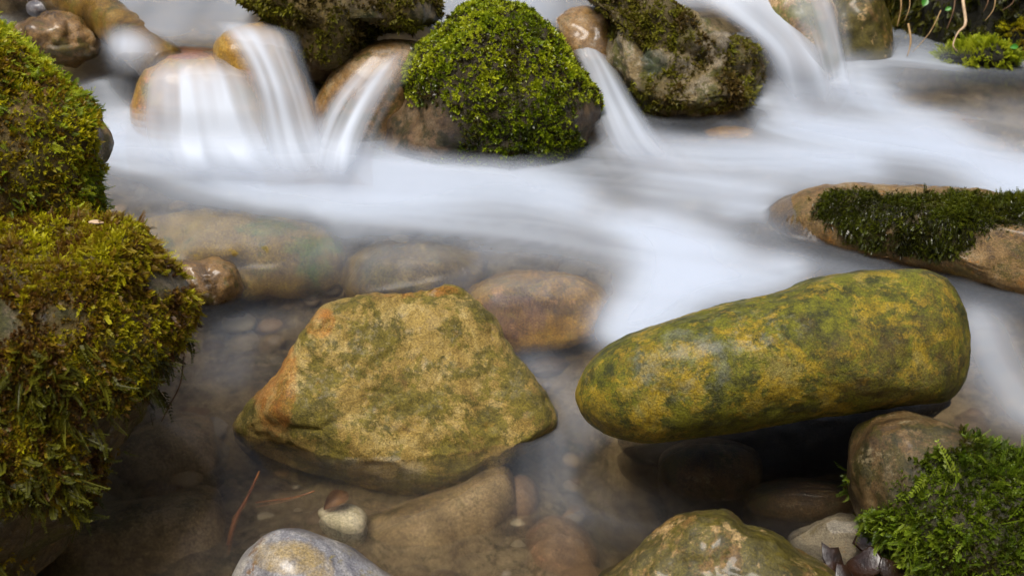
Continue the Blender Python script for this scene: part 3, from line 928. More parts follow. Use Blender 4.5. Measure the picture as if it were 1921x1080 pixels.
# base density: front pool nearly clear, the running water behind it milky
base = 0.012 + 0.23 * sstep(0.015, 0.085, level(flat[:, 0], flat[:, 1]))
foam = compose(
    base,
    stroke([(205, 280), (330, 300), (480, 330), (650, 345), (800, 345), (950, 350), (1080, 385), (1180, 425)], [0.05, 0.07, 0.085, 0.09, 0.085, 0.07, 0.05, 0.03], 0.90, 0.26, 2.6, 34, 1),
    stroke([(560, 265), (600, 290), (680, 315), (820, 330)], [0.06, 0.07, 0.06, 0.04], 0.85, 0.2, 2, 30, 2),
    stroke([(250, 235), (400, 265), (520, 290)], [0.06, 0.06, 0.07], 0.75, 0.25, 2, 30, 3),
    stroke([(1190, 285), (1300, 300), (1450, 305), (1600, 300)], [0.05, 0.055, 0.05, 0.04], 0.60, 0.45, 2, 50, 4),
    stroke([(1440, 190), (1470, 235), (1600, 262), (1760, 290), (1930, 340)], [0.05, 0.06, 0.07, 0.07, 0.07], 0.80, 0.35, 2, 40, 5),
    stroke([(1545, 140), (1590, 165), (1660, 205), (1760, 265)], [0.05, 0.08, 0.09, 0.07], 0.72, 0.25, 2, 30, 6),
    stroke([(1550, 128), (1620, 118), (1700, 116), (1780, 125)], [0.04, 0.05, 0.05, 0.04], 0.55, 0.2, 2, 30, 7),
    stroke([(1195, 410), (1255, 455), (1285, 500), (1250, 560), (1175, 620)], [0.03, 0.07, 0.085, 0.075, 0.045], 0.96, 0.14, 2.4, 24, 8),
    stroke([(1310, 510), (1400, 525), (1480, 510)], [0.06, 0.05, 0.03], 0.70, 0.2, 2, 30, 9),
    stroke([(900, 305), (1050, 318), (1200, 330), (1350, 350)], [0.04, 0.04, 0.04, 0.03], 0.30, 0.7, 2, 60, 10),
    stroke([(1840, 600), (1870, 680), (1930, 770)], [0.04, 0.05, 0.055], 0.40, 0.12, 2, 20, 11),
    stroke([(215, 130), (225, 200), (240, 260)], [0.05, 0.06, 0.06], 0.35, 0.3, 2, 40, 12),
    stroke([(1900, 340), (1990, 370)], [0.07, 0.09], 0.8, 0.2, 2, 40, 13),
    stroke([(560, 590), (450, 620), (420, 700)], [0.04, 0.05, 0.05], 0.10, 0.4, 2, 50, 14),
    stroke([(1000, 690), (1060, 760), (1120, 900)], [0.04, 0.06, 0.09], 0.16, 0.3, 2, 40, 15),
    stroke([(620, 420), (850, 435), (1050, 450), (1180, 480)], [0.04, 0.05, 0.05, 0.04], 0.22, 0.8, 2, 60, 16),
    stroke([(1240, 345), (1360, 365), (1480, 345), (1620, 325)], [0.05, 0.055, 0.05, 0.04], 0.42, 0.3, 2, 40, 18),
    stroke([(1380, 400), (1430, 395), (1490, 420)], [0.03, 0.035, 0.03], 0.4, 0.3, 2, 40, 17),
)
dark = np.maximum.reduce([
    stroke([(1230, 235), (1330, 232), (1420, 215)], [0.06, 0.07, 0.05], 0.8, 0.0),
    stroke([(1720, 190), (1850, 170), (1990, 170)], [0.07, 0.12, 0.14], 0.85, 0.0),
    stroke([(205, 380), (240, 400)], [0.04, 0.05], 0.6, 0.0),
    stroke([(500, 560), (600, 580), (700, 600)], [0.05, 0.06, 0.06], 0.7, 0.0),
    stroke([(1120, 395), (1210, 410)], [0.03, 0.02], 0.45, 0.0),
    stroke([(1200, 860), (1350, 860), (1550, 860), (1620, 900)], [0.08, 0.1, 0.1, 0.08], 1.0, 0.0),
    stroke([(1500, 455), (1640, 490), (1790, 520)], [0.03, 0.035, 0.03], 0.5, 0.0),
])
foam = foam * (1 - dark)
# fine threads of bubbles drawn out by the current
ca, sa = math.cos(-0.22), math.sin(-0.22)
al_ = flat[:, 0] * ca + flat[:, 1] * sa
ac_ = -flat[:, 0] * sa + flat[:, 1] * ca + 0.05 * np.sin(al_ * 3.1)
thr = fbm(np.stack([al_ * 1.3, ac_ * 24, al_ * 0], 1), 1.0, 4, 41, 0.6)
foam = np.clip(foam * (1 + 0.24 * thr * sstep(0.02, 0.07, level(flat[:, 0], flat[:, 1]))), 0, 0.985)
fo = foam.reshape(WX.shape)
# the water thins out over stones and along the shore of every stone
dd = sstep(-0.002, 0.045, depth_over)
fo = fo * (0.55 + 0.45 * dd)
fo = np.maximum(fo, 0.20 * blur(sstep(0.04, 0.0, depth_over) * sstep(0.02, 0.06, WZ), 16))
prox = np.where(rest > -5, WZ - rest, 1.0)
shore = blur(np.where(prox < 0.012, 0.0, 1.0), 5)
fo = fo * (0.40 + 0.60 * sstep(0.05, 0.95, shore))
fo = blur(fo, 1)
edge = np.ones_like(fo)
edge *= sstep(0.1, 0.8, blur(np.where(prox < 0.002, 0.0, 1.0), 2)) * 0.85 + 0.15
edge *= 0.25 + 0.75 * blur(sstep(0.0, 0.05, depth_over), 4)
wv = np.stack([WX.ravel(), WY.ravel(), WZ.ravel()], 1)
wv[:, 2] += 0.0025 * fbm(np.stack([wv[:, 0], wv[:, 1], wv[:, 0] * 0], 1), 9, 3, 77)
wm = mesh_np('stream_water', wv, grid_faces(len(wx), len(wy)))
attr(wm, 'foam', fo.ravel())
attr(wm, 'edge', edge.ravel())
M_water = water_mat('stream_water', 0.2, (0.92, 0.89, 0.82), 0.5, 0.7)
M_spray = water_mat('spray', 0.3, (1, 1, 1), 0.0)
link('stream_water', wm, M_water, kind='structure', label='silky milky water of the stream between the boulders')

# the surface heaves: over broken water the spray reaches a little higher, thinner with height
lx, ly = np.arange(0, len(wx), 2), np.arange(0, len(wy), 2)
ly = ly[wy[ly] > 1.92]
sub = np.ix_(ly, lx)
fallfoot = np.maximum.reduce([stroke([(255, 265), (330, 275), (450, 285), (570, 285), (670, 290)], [0.05, 0.07, 0.08, 0.08, 0.06], 1.0, 0.0), stroke([(1150, 280), (1220, 280)], [0.05, 0.05], 0.7, 0.0), stroke([(1450, 215), (1560, 190)], [0.07, 0.07], 0.8, 0.0)]).reshape(WX.shape)[sub]
for k in (1, 2, 3, 4):
    zz = WZ[sub] + 0.010 * k * (1 + 0.5 * fallfoot)
    turb = sstep(0.30, 0.85, fo[sub])
    pr = np.where(np.maximum(rest, over)[sub] > -5, zz - np.maximum(rest, over)[sub], 1.0)
    sh = blur(sstep(0.0, 0.03, pr), 3)
    al = blur(turb, 6) * (0.32, 0.24, 0.16, 0.10)[k - 1] * sh * (1 if k < 4 else fallfoot)
    sm = mesh_np('spray', np.stack([WX[sub].ravel(), WY[sub].ravel(), zz.ravel()], 1), grid_faces(len(lx), len(ly)))
    attr(sm, 'foam', al.ravel())
    attr(sm, 'edge', np.zeros(al.size))
    link('spray', sm, M_spray, kind='structure', label='thin veil of spray over the broken water')

# upper water: above the falls
ux = np.linspace(-1.25, 0.74, 250)
uy = np.linspace(0, 1, 90)
UX, UV = np.meshgrid(ux, uy)
LY = lip_y(UX) + 0.0
UYY = LY + (UV ** 1.6) * 2.2
UZ = 0.262 + 0.028 * sstep(-0.40, -0.52, UX) + 0.04 * (UYY - LY) - 0.02 * sstep(0.06, 0.0, UYY - LY)
UZ = UZ + 0.004 * fbm(np.stack([UX.ravel(), UYY.ravel(), UX.ravel() * 0], 1), 6, 3, 5).reshape(UX.shape)
fl = np.stack([UX.ravel(), UYY.ravel(), np.zeros(UX.size)], 1)
uf = 0.42 + 0.18 * fbm(fl * np.array([3.0, 0.8, 1]), 2.0, 3, 8)
uf = uf * sstep(0.0, 0.05, (UYY - LY).ravel()) * sstep(-1.25, -1.10, fl[:, 0]) * sstep(0.74, 0.64, fl[:, 0])
um = mesh_np('upper_water', np.stack([UX.ravel(), UYY.ravel(), UZ.ravel()], 1), grid_faces(len(ux), len(uy)))
attr(um, 'foam', np.clip(uf, 0, 1))
attr(um, 'edge', sstep(0.0, 0.06, (UYY - LY).ravel()) * sstep(-1.25, -1.10, fl[:, 0]) * sstep(0.74, 0.64, fl[:, 0]))
link('upper_water', um, M_water, kind='structure', label='shallow water above the small waterfalls')


def fall(label, left, right, dens=0.85, streak=0.6, freq=9.0, seed=0, bulge=0.02, v0=0.12, v1=0.85, edge_w=0.22, nu=70, nv=70, gain=(1, 1)):
    """a falling sheet between two flow lines; each point (px, py, world y)"""
    pt = lambda p: at_y(*p) if len(p) == 3 else at_z(p[0], p[1], p[3])
    Lp = catmull([pt(p) for p in left], nv)
    Rp = catmull([pt(p) for p in right], nv)
    u = np.linspace(0, 1, nu)
    v = np.linspace(0, 1, nv)
    U, V = np.meshgrid(u, v)
    p = Lp[:, None] * (1 - U[..., None]) + Rp[:, None] * U[..., None]
    bul = np.sin(np.pi * U) * bulge
    p[..., 1] -= bul * 0.8
    p[..., 2] += bul * 0.5
    q = np.stack([U.ravel() * freq, V.ravel() * 0.7, np.full(U.size, seed * 5.1)], 1)
    st = fbm(q, 1.0, 3, seed, 0.5)
    ridge = 0.003 * st
    p[..., 1] -= ridge.reshape(U.shape)
    e = sstep(0, edge_w, U) * sstep(0, edge_w, 1 - U)
    top = sstep(0, v0, V)
    bot = sstep(0, 1 - v1, 1 - V)
    a = dens * (gain[0] + (gain[1] - gain[0]) * V).ravel() * np.clip(0.70 + streak * st, 0.10, 1.2) * (e * top * bot).ravel()
    me = mesh_np('waterfall', p.reshape(-1, 3), grid_faces(nu, nv))
    attr(me, 'foam', np.clip(a, 0, 0.97))
    attr(me, 'edge', (e * top * bot).ravel())
    link('waterfall', me, M_fall, kind='structure', label=label)


M_fall = water_mat('falling_water', 0.45, (0.97, 0.96, 0.95), 0.2)
fall('thin veils of water over the yellow stone at the left',
     [(280, 100, 2.62), (255, 140, 2.54), (240, 205, 2.47), (235, 275, 0, 0.150), (245, 340, 0, 0.130)], [(445, 94, 2.62), (500, 138, 2.54), (535, 205, 2.47), (570, 285, 0, 0.146), (620, 345, 0, 0.130)], 1.0, 0.50, 6, 3, v0=0.35, v1=0.66, edge_w=0.38, gain=(0.8, 1.5))
fall('tall white curtain of the left waterfall',
     [(370, 38, 2.66), (410, 66, 2.54), (455, 150, 2.47), (480, 280, 0, 0.150), (500, 350, 0, 0.132)], [(565, 46, 2.66), (572, 90, 2.54), (600, 180, 2.47), (640, 285, 0, 0.150), (690, 350, 0, 0.132)], 1.1, 0.30, 5, 5, v0=0.25, v1=0.66, edge_w=0.38, gain=(0.8, 1.3))
fall('white spout of water sliding down left of the dome boulder',
     [(690, 98, 2.62), (630, 160, 2.53), (590, 220, 2.47), (565, 285, 0, 0.148), (550, 340, 0, 0.132)], [(815, 82, 2.60), (755, 170, 2.50), (720, 235, 2.44), (700, 295, 0, 0.146), (700, 350, 0, 0.132)], 0.80, 0.55, 5, 8, v0=0.25, v1=0.66, edge_w=0.38, gain=(0.7, 1.4))
fall('narrow chute of white water right of the dome boulder',
     [(1050, 60, 2.86), (1080, 120, 2.76), (1100, 200, 2.60), (1120, 280, 0, 0.138), (1150, 330, 0, 0.126)], [(1120, 60, 2.86), (1160, 130, 2.76), (1210, 210, 2.60), (1270, 280, 0, 0.138), (1360, 325, 0, 0.126)], 0.95, 0.5, 5, 11, gain=(0.6, 1.1), v1=0.5, edge_w=0.35)
fall('broad slide of grey white water at the upper right',
     [(1230, -40, 2.98), (1330, 25, 2.86), (1420, 100, 2.74), (1440, 250, 2.58)], [(1470, -40, 2.98), (1530, 50, 2.90), (1570, 130, 2.84), (1610, 240, 2.68)], 0.9, 0.3, 4, 14, v0=0.05, v1=0.6, edge_w=0.35)
fall('thin film of water slipping over the pale tan stone at the top edge',
     [(1440, -40, 2.92), (1470, 30, 2.86), (1500, 100, 2.82), (1520, 160, 2.78), (1530, 220, 0, 0.136)], [(1580, -40, 2.92), (1600, 30, 2.86), (1610, 100, 2.82), (1620, 160, 2.78), (1650, 215, 0, 0.136)], 0.55, 0.35, 5, 23, v0=0.1, v1=0.6, edge_w=0.4, gain=(0.7, 1.3))
fall('small white spill over the end of the slanting log',
     [(190, 40, 2.78), (180, 65, 2.71), (180, 95, 2.65), (190, 150, 2.60)], [(300, 52, 2.72), (316, 82, 2.65), (312, 112, 2.60), (305, 160, 2.56)], 0.8, 0.2, 3, 17, v0=0.5, v1=0.5, edge_w=0.5)

# ------------------------------------------------------------------ moss
def tpl_star(nb, seed, wid=0.34, spread=(15, 75), cup=0.25):
    """tuft: a whorl of small pointed leaves"""
    r = np.random.default_rng(seed)
    v, f, h = [], [], []
    for i in range(nb):
        az = i * 2.399 + r.uniform(-0.4, 0.4)
        el = math.radians(90 - r.uniform(*spread))
        ln = r.uniform(0.6, 1.0)
        d = np.array([math.cos(az) * math.cos(el), math.sin(az) * math.cos(el), math.sin(el)])
        s = np.array([-math.sin(az), math.cos(az), 0])
        u = np.cross(d, s)
        k = len(v)
        mid = d * ln * 0.55 + u * cup * 0.35 * ln
        v += [d * 0.02, mid + s * wid * ln * 0.5, d * ln - u * cup * 0.3 * ln, mid - s * wid * ln * 0.5]
        h += [0.0, 0.6, 1.0, 0.6]
        f.append([k, k + 1, k + 2, k + 3])
    return np.array(v), np.array(f), np.array(h)


def tpl_frond(n, seed, wid=0.2, bend=0.5):
    """feather-like shoot: a curved stem set with leaflets in two rows"""
    r = np.random.default_rng(seed)
    v, f, h = [], [], []

    def stem(t):
        return np.array([0.0, bend * t * t * 0.8, t * (1 - 0.25 * bend * t)])
    for i in range(n):
        t = 0.12 + 0.88 * i / (n - 1)
        for sd in (-1, 1):
            c = stem(t)
            ln = wid * (1.15 - 0.75 * t) * r.uniform(0.7, 1.2)
            d = np.array([sd * 0.8, 0.25 + r.uniform(-0.3, 0.3), 0.75])
            d /= np.linalg.norm(d)
            u = np.cross(d, [0, 1, 0.2])
            u /= np.linalg.norm(u)
            k = len(v)
            v += [c, c + d * ln * 0.5 + u * ln * 0.28, c + d * ln, c + d * ln * 0.5 - u * ln * 0.28]
            h += [t * 0.8, t, min(1, t + 0.2), t]
            f.append([k, k + 1, k + 2, k + 3])
    k = len(v)
    a, b = stem(0), stem(1.0)
    v += [a + [0.03, 0, 0], b, b + [0.0, 0.01, 0.06], a - [0.03, 0, 0]]
    h += [0, 1, 1, 0]
    f.append([k, k + 1, k + 2, k + 3])
    return np.array(v), np.array(f), np.array(h)


M_moss = moss_mat('moss_leaves', 0.42, 0.45, 0.35)
M_moss_wet = moss_mat('wet_moss_leaves', 0.30, 0.28, 0.5)


def grow(key, count, templates, size, palette, weight=None, lean=(0.0, 0.0, 0.0), hug=0.0, spread=0.5, mat=None, seed=1, lift=0.0, mask_pow=1.0, name='moss', colour_fn=None, thresh=0.35, old=(64, 48, 22), patchy=0.6):
    r = np.random.default_rng(seed)
    R = ROCKS[key]
    v, f, n, ms = R['v'], R['f'], R['n'], R['moss']
    tri = v[f]
    area = 0.5 * np.linalg.norm(np.cross(tri[:, 1] - tri[:, 0], tri[:, 2] - tri[:, 0]), axis=1)
    m = ms[f].mean(1)
    if weight is not None:
        m = m * weight(v[f].mean(1), n[f].mean(1), R['pix'][f].mean(1))
    pr = area * np.clip((m - thresh) / (1 - thresh), 0, 1) ** mask_pow
    cen = tri.mean(1)
    tc = CAM - cen
    tc /= np.linalg.norm(tc, axis=1)[:, None]
    face = (n[f].mean(1) * tc).sum(1)
    px_, py_ = R['pix'][f].mean(1).T
    pr = pr * (face > -0.30) * (px_ > -230) * (px_ < 2150) * (py_ > -170) * (py_ < 1230)
    if patchy:
        cc = v[f].mean(1)
        pr = pr * (1 - patchy + patchy * sstep(-0.35, 0.35, fbm(cc, 20, 3, seed + 5)))
    if pr.sum() <= 0:
        return
    idx = r.choice(len(f), count, p=pr / pr.sum())
    b = r.dirichlet((1, 1, 1), count)
    p = (tri[idx] * b[..., None]).sum(1)
    nn = (n[f[idx]] * b[..., None]).sum(1)
    nn /= np.linalg.norm(nn, axis=1)[:, None]
    g = nn + r.normal(0, spread, (count, 3)) + np.array(lean)
    # let shoots hug the stone: remove part of the outward component and trail downhill
    if hug:
        down = np.array([0, 0, -1.0]) - nn * (nn @ np.array([0, 0, -1.0]))[:, None]
        g = g * (1 - hug * 0.5) + down * hug
    g /= np.linalg.norm(g, axis=1)[:, None]
    inward = (g * nn).sum(1)
    g = g + nn * np.maximum(0.12 - inward, 0)[:, None]
    g /= np.linalg.norm(g, axis=1)[:, None]
    ax = np.cross(g, r.normal(0, 1, (count, 3)))
    ax /= np.linalg.norm(ax, axis=1)[:, None]
    ay = np.cross(g, ax)
    sz = r.uniform(size[0], size[1], count) * r.choice([0.7, 1.0, 1.0, 1.25], count)
    clump = fbm(p, 26, 3, seed + 3)
    sz = sz * (1 + 0.35 * np.clip(clump, -1, 1))
    p = p + nn * (lift + 0.004 * np.clip(fbm(p, 30, 2, seed + 13), -0.3, 1))[:, None]
    which = r.integers(len(templates), size=count)
    pal = np.array([lin(*c)[:3] for c in palette])
    t = np.clip(0.5 + 0.42 * fbm(p, 11, 3, seed + 9) + 0.36 * fbm(p, 48, 2, seed + 10) + r.normal(0, 0.16, count), 0, 0.999) * (len(pal) - 1)
    if colour_fn is not None:
        t = np.clip(t / (len(pal) - 1) + colour_fn(p, nn, R['pix'][f[idx, 0]]), 0, 0.999) * (len(pal) - 1)
    i0 = t.astype(int)
    col = pal[i0] * (1 - (t - i0))[:, None] + pal[np.minimum(i0 + 1, len(pal) - 1)] * (t - i0)[:, None]
    oldc = np.array(lin(*old)[:3])
    V, F, C, k = [], [], [], 0
    for w, (tv, tf, th) in enumerate(templates):
        s = which == w
        c = int(s.sum())
        q = p[s][:, None] + sz[s][:, None, None] * (tv[None, :, :1] * ax[s][:, None] + tv[None, :, 1:2] * ay[s][:, None] + tv[None, :, 2:3] * g[s][:, None])
        V.append(q.reshape(-1, 3))
        F.append((tf[None] + (np.arange(c) * len(tv))[:, None, None]).reshape(-1, 4) + k)
        hh = th[None, :, None] ** 0.8
        C.append((oldc * (1 - hh) * 0.6 + col[s][:, None] * (0.4 + 0.6 * hh)).reshape(-1, 3))
        k += c * len(tv)
    V = np.concatenate(V)
    me = mesh_np(name, V - R['base'], np.concatenate(F), smooth=False)
    attr_col(me, 'tint', np.concatenate(C))
    o = link(name, me, mat or M_moss, parent=R['obj'], kind='stuff')
    return o


T_star = [tpl_star(8, s, 0.42, (5, 70)) for s in range(4)]
T_small = [tpl_star(6, s + 20, 0.36, (10, 80)) for s in range(4)]
T_frond = [tpl_frond(8, s + 40, 0.30, 0.5) for s in range(3)]
T_long = [tpl_frond(11, s + 60, 0.20, 0.7) for s in range(3)]
T_blade = [tpl_star(5, s + 80, 0.14, (5, 55), 0.5) for s in range(3)]

BRIGHT = [(60, 74, 12), (98, 116, 16), (138, 158, 22), (172, 186, 28), (198, 206, 44)]
MIXED = [(88, 58, 30), (124, 88, 34), (146, 116, 26), (166, 148, 20), (188, 180, 20), (210, 204, 28)]
DARK = [(40, 44, 10), (58, 66, 12), (80, 92, 16), (104, 112, 24)]
DEEP = [(56, 74, 12), (80, 106, 16), (108, 138, 24), (136, 160, 34), (160, 180, 52)]

# dome: drop shaped glossy shoots hanging down the dome
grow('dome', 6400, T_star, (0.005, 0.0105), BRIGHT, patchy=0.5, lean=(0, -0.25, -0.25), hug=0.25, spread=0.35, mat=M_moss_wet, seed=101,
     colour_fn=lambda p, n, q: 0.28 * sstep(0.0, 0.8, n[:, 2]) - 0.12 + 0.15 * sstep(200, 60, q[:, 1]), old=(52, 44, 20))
grow('dome', 2232, T_small, (0.006, 0.011), [(50, 40, 18), (60, 52, 16), (70, 74, 16), (90, 100, 22)], spread=0.6, mat=M_moss_wet, seed=102, hug=0.4)
# left boulders: carpet of small shoots, brown and yellow green
up_w = lambda p, n, q: 0.25 + sstep(-0.2, 0.7, n[:, 2])
grow('left_low', 21000, T_small, (0.004, 0.009), MIXED, patchy=0.3, spread=0.7, seed=103, hug=0.3, colour_fn=lambda p, n, q: 0.16 * sstep(490, 420, q[:, 1]) - 0.03)
grow('left_low', 4500, T_frond, (0.008, 0.016), MIXED, spread=0.55, seed=104, hug=0.8, colour_fn=lambda p, n, q: 0.10 * sstep(540, 420, q[:, 1]))
grow('left_low', 1000, T_long, (0.018, 0.032), [(60, 62, 12), (84, 88, 16), (110, 112, 22), (134, 134, 32)], spread=0.55, seed=105, hug=0.7, weight=lambda p, n, q: sstep(560, 700, q[:, 1]), lift=0.003)
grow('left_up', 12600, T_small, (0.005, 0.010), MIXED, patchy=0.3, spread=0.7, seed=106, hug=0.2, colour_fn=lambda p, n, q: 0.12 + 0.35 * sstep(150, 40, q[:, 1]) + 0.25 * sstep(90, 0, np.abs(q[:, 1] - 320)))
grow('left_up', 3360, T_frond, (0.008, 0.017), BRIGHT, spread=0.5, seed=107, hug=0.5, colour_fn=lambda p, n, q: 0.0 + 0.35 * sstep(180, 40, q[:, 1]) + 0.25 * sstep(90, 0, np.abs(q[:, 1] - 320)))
grow('up_centre', 4950, T_small, (0.008, 0.015), [(84, 70, 26), (104, 98, 26), (128, 128, 30), (156, 154, 40)], spread=0.7, seed=108, hug=0.3)
grow('up_right', 3900, T_small, (0.006, 0.013), [(104, 84, 40), (116, 108, 36), (138, 136, 36), (162, 164, 46)], spread=0.7, seed=109, hug=0.4, thresh=0.25)
grow('right_low', 6600, T_blade, (0.005, 0.012), DARK, patchy=0.4, spread=0.6, seed=110, hug=1.1, mat=M_moss_wet)
grow('right_low', 2100, T_frond, (0.007, 0.014), DARK, spread=0.5, seed=111, hug=1.0, mat=M_moss_wet)
grow('right_low', 2200, T_small, (0.003, 0.007), [(64, 60, 18), (80, 84, 18), (104, 108, 24)], spread=0.6, seed=131, hug=0.6, thresh=0.04, mask_pow=0.5)
grow('bot_right', 4500, T_frond, (0.007, 0.016), DEEP, patchy=0.15, spread=0.55, seed=112, hug=0.3, mat=M_moss)
grow('bot_right', 315, T_long, (0.016, 0.032), DEEP, spread=0.6, seed=113, hug=0.5, lift=0.003, colour_fn=lambda p, n, q: 0.15 + 0 * q[:, 0])
grow('bot_right', 8500, T_small, (0.005, 0.010), [(66, 60, 16), (80, 98, 14), (108, 132, 22), (134, 154, 32)], patchy=0.1, spread=0.7, seed=114)

# ------------------------------------------------------------------ right bank, roots, stems, leaves
def moss_bank(v, n, pix):
    return 0.9 + 0.4 * fbm(v, 10, 3, 79)


M_bank = rock_mat('bank_soil', [(24, 18, 12), (42, 30, 18), (58, 44, 26), (70, 56, 36)], [(30, 34, 10), (52, 56, 16)], (80, 66, 46), scale=12, algae_amt=0.4, rough=(0.6, 0.9), bump=1.0, coat=0.0, mossc=(36, 34, 12))
rock('grassy_bank', 'bank', 'dark mossy overhanging bank with hanging stems in the upper right corner',
     [(1655, -150), (1660, 20), (1664, 110), (1680, 190), (1760, 205), (1921, 215), (2200, 230), (2500, -50), (2300, -330), (1800, -330)],
     3.22, (0.14, 0.3), M_bank, cat='bank', centre=(1960, -60), n=2.8, noise=((0.03, 7, 4), (0.01, 24, 3)), seed=81, lev=6, moss_fn=moss_bank)
grow('bank', 3600, T_frond, (0.015, 0.035), [(34, 38, 10), (56, 64, 14), (84, 92, 18), (112, 112, 26)], spread=0.6, seed=115, hug=0.9, thresh=0.3)
grow('bank', 540, T_long, (0.03, 0.06), [(84, 80, 18), (112, 104, 24), (136, 124, 36)], spread=0.4, seed=116, hug=1.2, thresh=0.3, weight=lambda p, n, q: sstep(1760, 1670, q[:, 0]) + 0.15)
rock('moss_cushion', 'cushion', 'low yellow green moss cushion at the foot of the upper right bank',
     [(1762, 108), (1790, 96), (1830, 84), (1865, 84), (1885, 98), (1900, 116), (1860, 130), (1800, 126)], 3.02, 0.06, M_bank, cat='moss', n=2.3, noise=((0.006, 14, 3),), seed=83, lev=5, moss_fn=lambda v, n, p: np.ones(len(v)))
grow('cushion', 1080, T_frond, (0.012, 0.024), BRIGHT[1:], spread=0.4, seed=117, hug=0.2)
rock('moss_cushion', 'cushion2', 'larger moss clump at the right edge beside the low moss cushion',
     [(1870, 60), (1900, 40), (1960, 30), (2050, 60), (2060, 130), (1960, 150), (1890, 130)], 3.10, 0.09, M_bank, cat='moss', n=2.3, noise=((0.008, 12, 3),), seed=85, lev=5, moss_fn=lambda v, n, p: np.ones(len(v)))
grow('cushion2', 1560, T_frond, (0.014, 0.028), MIXED[1:], spread=0.5, seed=118, hug=0.3)

M_straw = plain_mat('dry_stem', (132, 100, 56), (196, 164, 112), 40, 0.55, 0.3)
M_root = plain_mat('pale_root', (150, 116, 80), (222, 196, 160), 50, 0.5, 0.3)
M_twig = plain_mat('twig', (96, 56, 26), (150, 96, 46), 40, 0.55, 0.3)
M_stem = plain_mat('brown_stem', (70, 48, 26), (116, 84, 48), 50, 0.6, 0.3)
tube_obj('root', [at_y(1803, -40, 3.10), at_y(1807, 5, 3.05), at_y(1811, 45, 3.02), at_y(1797, 62, 3.0), at_y(1788, 85, 2.98), at_y(1796, 97, 2.98)], [0.004, 0.0036, 0.0034, 0.002, 0.0016, 0.001], M_root, 'pale crooked root hanging down from the upper right bank', 'root', 8, 36)
stems = [((1644, -30, 3.1), (1644, 26, 3.08), 0.0018), ((1687, -30, 3.1), (1683, 50, 3.06), 0.0022), ((1792, -30, 3.08), (1776, 56, 3.02), 0.002),
         ((1705, -20, 3.12), (1697, 40, 3.08), 0.0013), ((1765, 20, 3.1), (1712, 98, 3.03), 0.0013), ((1850, -20, 3.08), (1845, 22, 3.05), 0.0018),
         ((1868, -10, 3.08), (1848, 40, 3.04), 0.0012), ((1704, 45, 3.06), (1702, 106, 3.02), 0.0026), ((1905, -10, 3.08), (1880, 20, 3.05), 0.0016)]
STEM_LABELS = ['short straw stem hanging left of the mossy bank, leftmost of the stems', 'straight tan straw stem at the left end of the upper right bank',
               'grey brown slanting stem just left of the pale crooked root', 'very thin tan stem beside the round green leaf on the bank',
               'long thin stem slanting down left across the dark bank', 'short brown stem hanging right of the pale crooked root',
               'thin slanting stem right of the pale crooked root, nearer the moss clump', 'thick tan stem reaching down to the water below the bank',
               'short brown stem at the top edge, rightmost of the hanging stems']
for i, (a, b, w) in enumerate(stems):
    A, B = at_y(*a), at_y(*b)
    mid = (A + B) / 2 + np.array([0.004, -0.01, 0.0])
    tube_obj('dry_stem', [A, mid, B], [w, w * 0.9, w * 0.4], M_straw if i % 3 != 2 else M_stem, STEM_LABELS[i], 'stem', 6, 14, group='dry stems hanging from the bank')


def leaf_obj(name, c, size, nrm, mat, label, cat, curl=0.3, aspect=0.6, twist=0.0, group=None, thick=0.0006):
    nrm = np.array(nrm, float)
    nrm /= np.linalg.norm(nrm)
    a = np.cross(nrm, [0.2, 0.3, 0.9])
    a /= np.linalg.norm(a)
    b = np.cross(nrm, a)
    a, b = a * math.cos(twist) + b * math.sin(twist), b * math.cos(twist) - a * math.sin(twist)
    nu, nv = 7, 12
    v = []
    for j in range(nv):
        t = j / (nv - 1)
        w = aspect * 0.5 * (math.sin(math.pi * min(t * 0.96 + 0.03, 1)) ** 0.8)
        for i in range(nu):
            s = i / (nu - 1) * 2 - 1
            v.append((t - 0.5) * a + s * w * b + nrm * (curl * (s * s * w - (t - 0.5) ** 2 * 0.9)))
    v = np.array(v) * size
    f = grid_faces(nu, nv)
    n = len(v)
    v2 = np.concatenate([v, v - nrm * thick])
    f2 = np.concatenate([f, f[:, ::-1] + n])
    me = mesh_np(name, v2, f2)
    return link(name, me, mat, loc=c, label=label, cat=cat, group=group)


M_leafg = plain_mat('green_leaf', (44, 104, 24), (76, 140, 44), 60, 0.4, 0.1)
leaf_obj('leaf', at_y(1735, 4, 3.03), 0.020, (0.1, -1, 0.6), M_leafg, 'round bright green leaf at the top of the upper right bank', 'leaf', aspect=0.8, twist=1.3)
leaf_obj('leaf', at_y(1779, 17, 3.03), 0.014, (-0.3, -1, 0.7), M_leafg, 'small green leaf right of the round green leaf on the bank', 'leaf', aspect=0.7, twist=0.6)
leaf_obj('leaf', at_y(1903, 88, 2.96), 0.020, (0.2, -1, 0.9), M_leafg, 'green leaf lying on the moss clump at the right edge', 'leaf', aspect=0.6, twist=0.4)

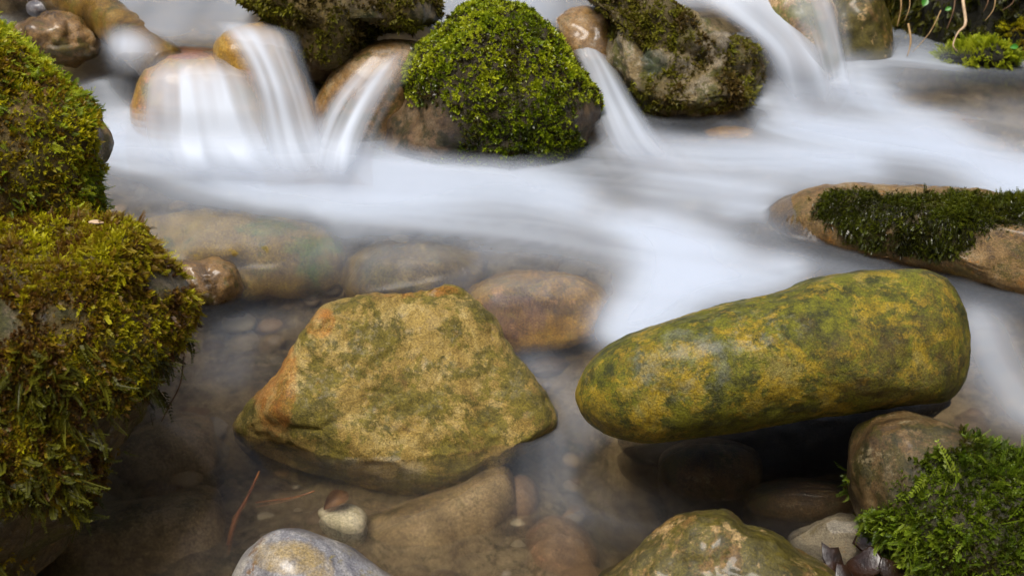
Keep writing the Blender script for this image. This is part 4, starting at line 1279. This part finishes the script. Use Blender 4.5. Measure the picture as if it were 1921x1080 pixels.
# twigs and leaves in the front pool, root threads under the left boulder
tube_obj('twig', [at_z(486, 884, 0.004), at_z(462, 940, -0.01), at_z(440, 985, -0.025), at_z(428, 1040, -0.05)], [0.0014, 0.0024, 0.003, 0.002], M_twig, 'thin orange brown twig standing in the pool left of the angular stone', 'twig', 8, 20)
tube_obj('twig', [at_z(590, 920, 0.003), at_z(545, 936, -0.006), at_z(480, 950, -0.02)], [0.001, 0.0016, 0.0016], M_twig, 'fine brown twig lying in the water below the angular stone', 'twig', 8, 20)
M_dead = plain_mat('dead_leaf', (70, 46, 28), (140, 104, 66), 60, 0.5, 0.4)
leaf_obj('dead_leaf', at_z(632, 942, -0.015), 0.042, (0.2, -0.5, 1), M_dead, 'curled brown dead leaf under water above the cream pebble', 'leaf', curl=1.1, aspect=0.6, twist=0.9)
M_bark = plain_mat('wet_bark', (20, 13, 8), (52, 30, 16), 40, 0.3, 0.8, coat=0.35)
WET_LABELS = ['glossy dark red brown bark piece touching the bottom right moss, topmost of the heap', 'dark wet bark piece half under the bottom right moss', 'black wet bark piece beside the pale grey stone, leftmost of the heap',
              'dark wet bark piece in the middle of the heap by the bottom right moss', 'large dark wet bark piece at the bottom edge below the moss', 'dark wet bark piece at the bottom edge, rightmost of the heap',
              'small dark wet bark piece at the bottom edge under the pale grey stone']


def shard(c, size, nrm, twist, label, seed):
    """flat angular piece of bark with bevelled, broken edges"""
    r = np.random.default_rng(seed)
    nrm = np.array(nrm, float)
    nrm /= np.linalg.norm(nrm)
    a = np.cross(nrm, [0.2, 0.3, 0.9])
    a /= np.linalg.norm(a)
    b = np.cross(nrm, a)
    a, b = a * math.cos(twist) + b * math.sin(twist), b * math.cos(twist) - a * math.sin(twist)
    m = 7
    an = np.sort(np.linspace(0, 2 * math.pi, m, endpoint=False) + r.uniform(-0.3, 0.3, m))
    rr = r.uniform(0.32, 0.55, m)
    ring = np.stack([np.cos(an) * rr * 1.3, np.sin(an) * rr * 0.8], 1)
    v = []
    for sc, h in ((0.90, 0.03), (1.0, 0.0), (0.92, -0.05)):
        for q in ring * sc:
            v.append(q[0] * a + q[1] * b + nrm * (h + 0.35 * q[1] ** 2 - 0.1 * q[0]))
    v.append(nrm * 0.04)
    v.append(nrm * -0.05)
    f = []
    for lv in (0, 1):
        for i in range(m):
            k = (i + 1) % m
            f += [[lv * m + i, (lv + 1) * m + i, (lv + 1) * m + k], [lv * m + i, (lv + 1) * m + k, lv * m + k]]
    for i in range(m):
        k = (i + 1) % m
        f += [[3 * m, i, k], [3 * m + 1, 2 * m + k, 2 * m + i]]
    me = mesh_np('bark_piece', np.array(v) * size, np.array(f), smooth=False)
    link('bark_piece', me, M_bark, loc=c, label=label, cat='bark', group='wet bark at the foot of the bottom right stone')


for i, (px, py, sz, tw, nr) in enumerate([(1655, 1015, 0.060, 0.3, (-0.3, -0.7, 0.8)), (1712, 1045, 0.055, 1.2, (0.5, -0.7, 0.6)), (1560, 1052, 0.038, 2.0, (0.2, -0.6, 0.8)), (1625, 1062, 0.055, 0.8, (-0.5, -0.5, 0.7)), (1680, 1082, 0.065, 2.6, (0.3, -0.9, 0.8)), (1745, 1082, 0.05, 0.1, (-0.2, -0.7, 0.8)), (1585, 1088, 0.04, 1.6, (0.2, -0.5, 0.9))]):
    shard(at_z(px, py, 0.012 + 0.006 * (i % 3)), sz, nr, tw, WET_LABELS[i], 300 + i)
tube_obj('root', [at_y(345, 668, 1.52), at_y(338, 720, 1.5), at_y(318, 760, 1.5), at_y(303, 790, 1.5)], [0.0012, 0.001, 0.0009, 0.0006], M_stem, 'thin brown root thread hanging under the lower left mossy boulder', 'root', 6, 20)
leaf_obj('wood_chip', at_y(180, 416, 1.53), 0.018, (0.1, -0.5, 1), M_root, 'tiny pale wood chip on top of the lower left mossy boulder', 'wood chip', curl=0.2, aspect=0.3, twist=0.2, thick=0.002)
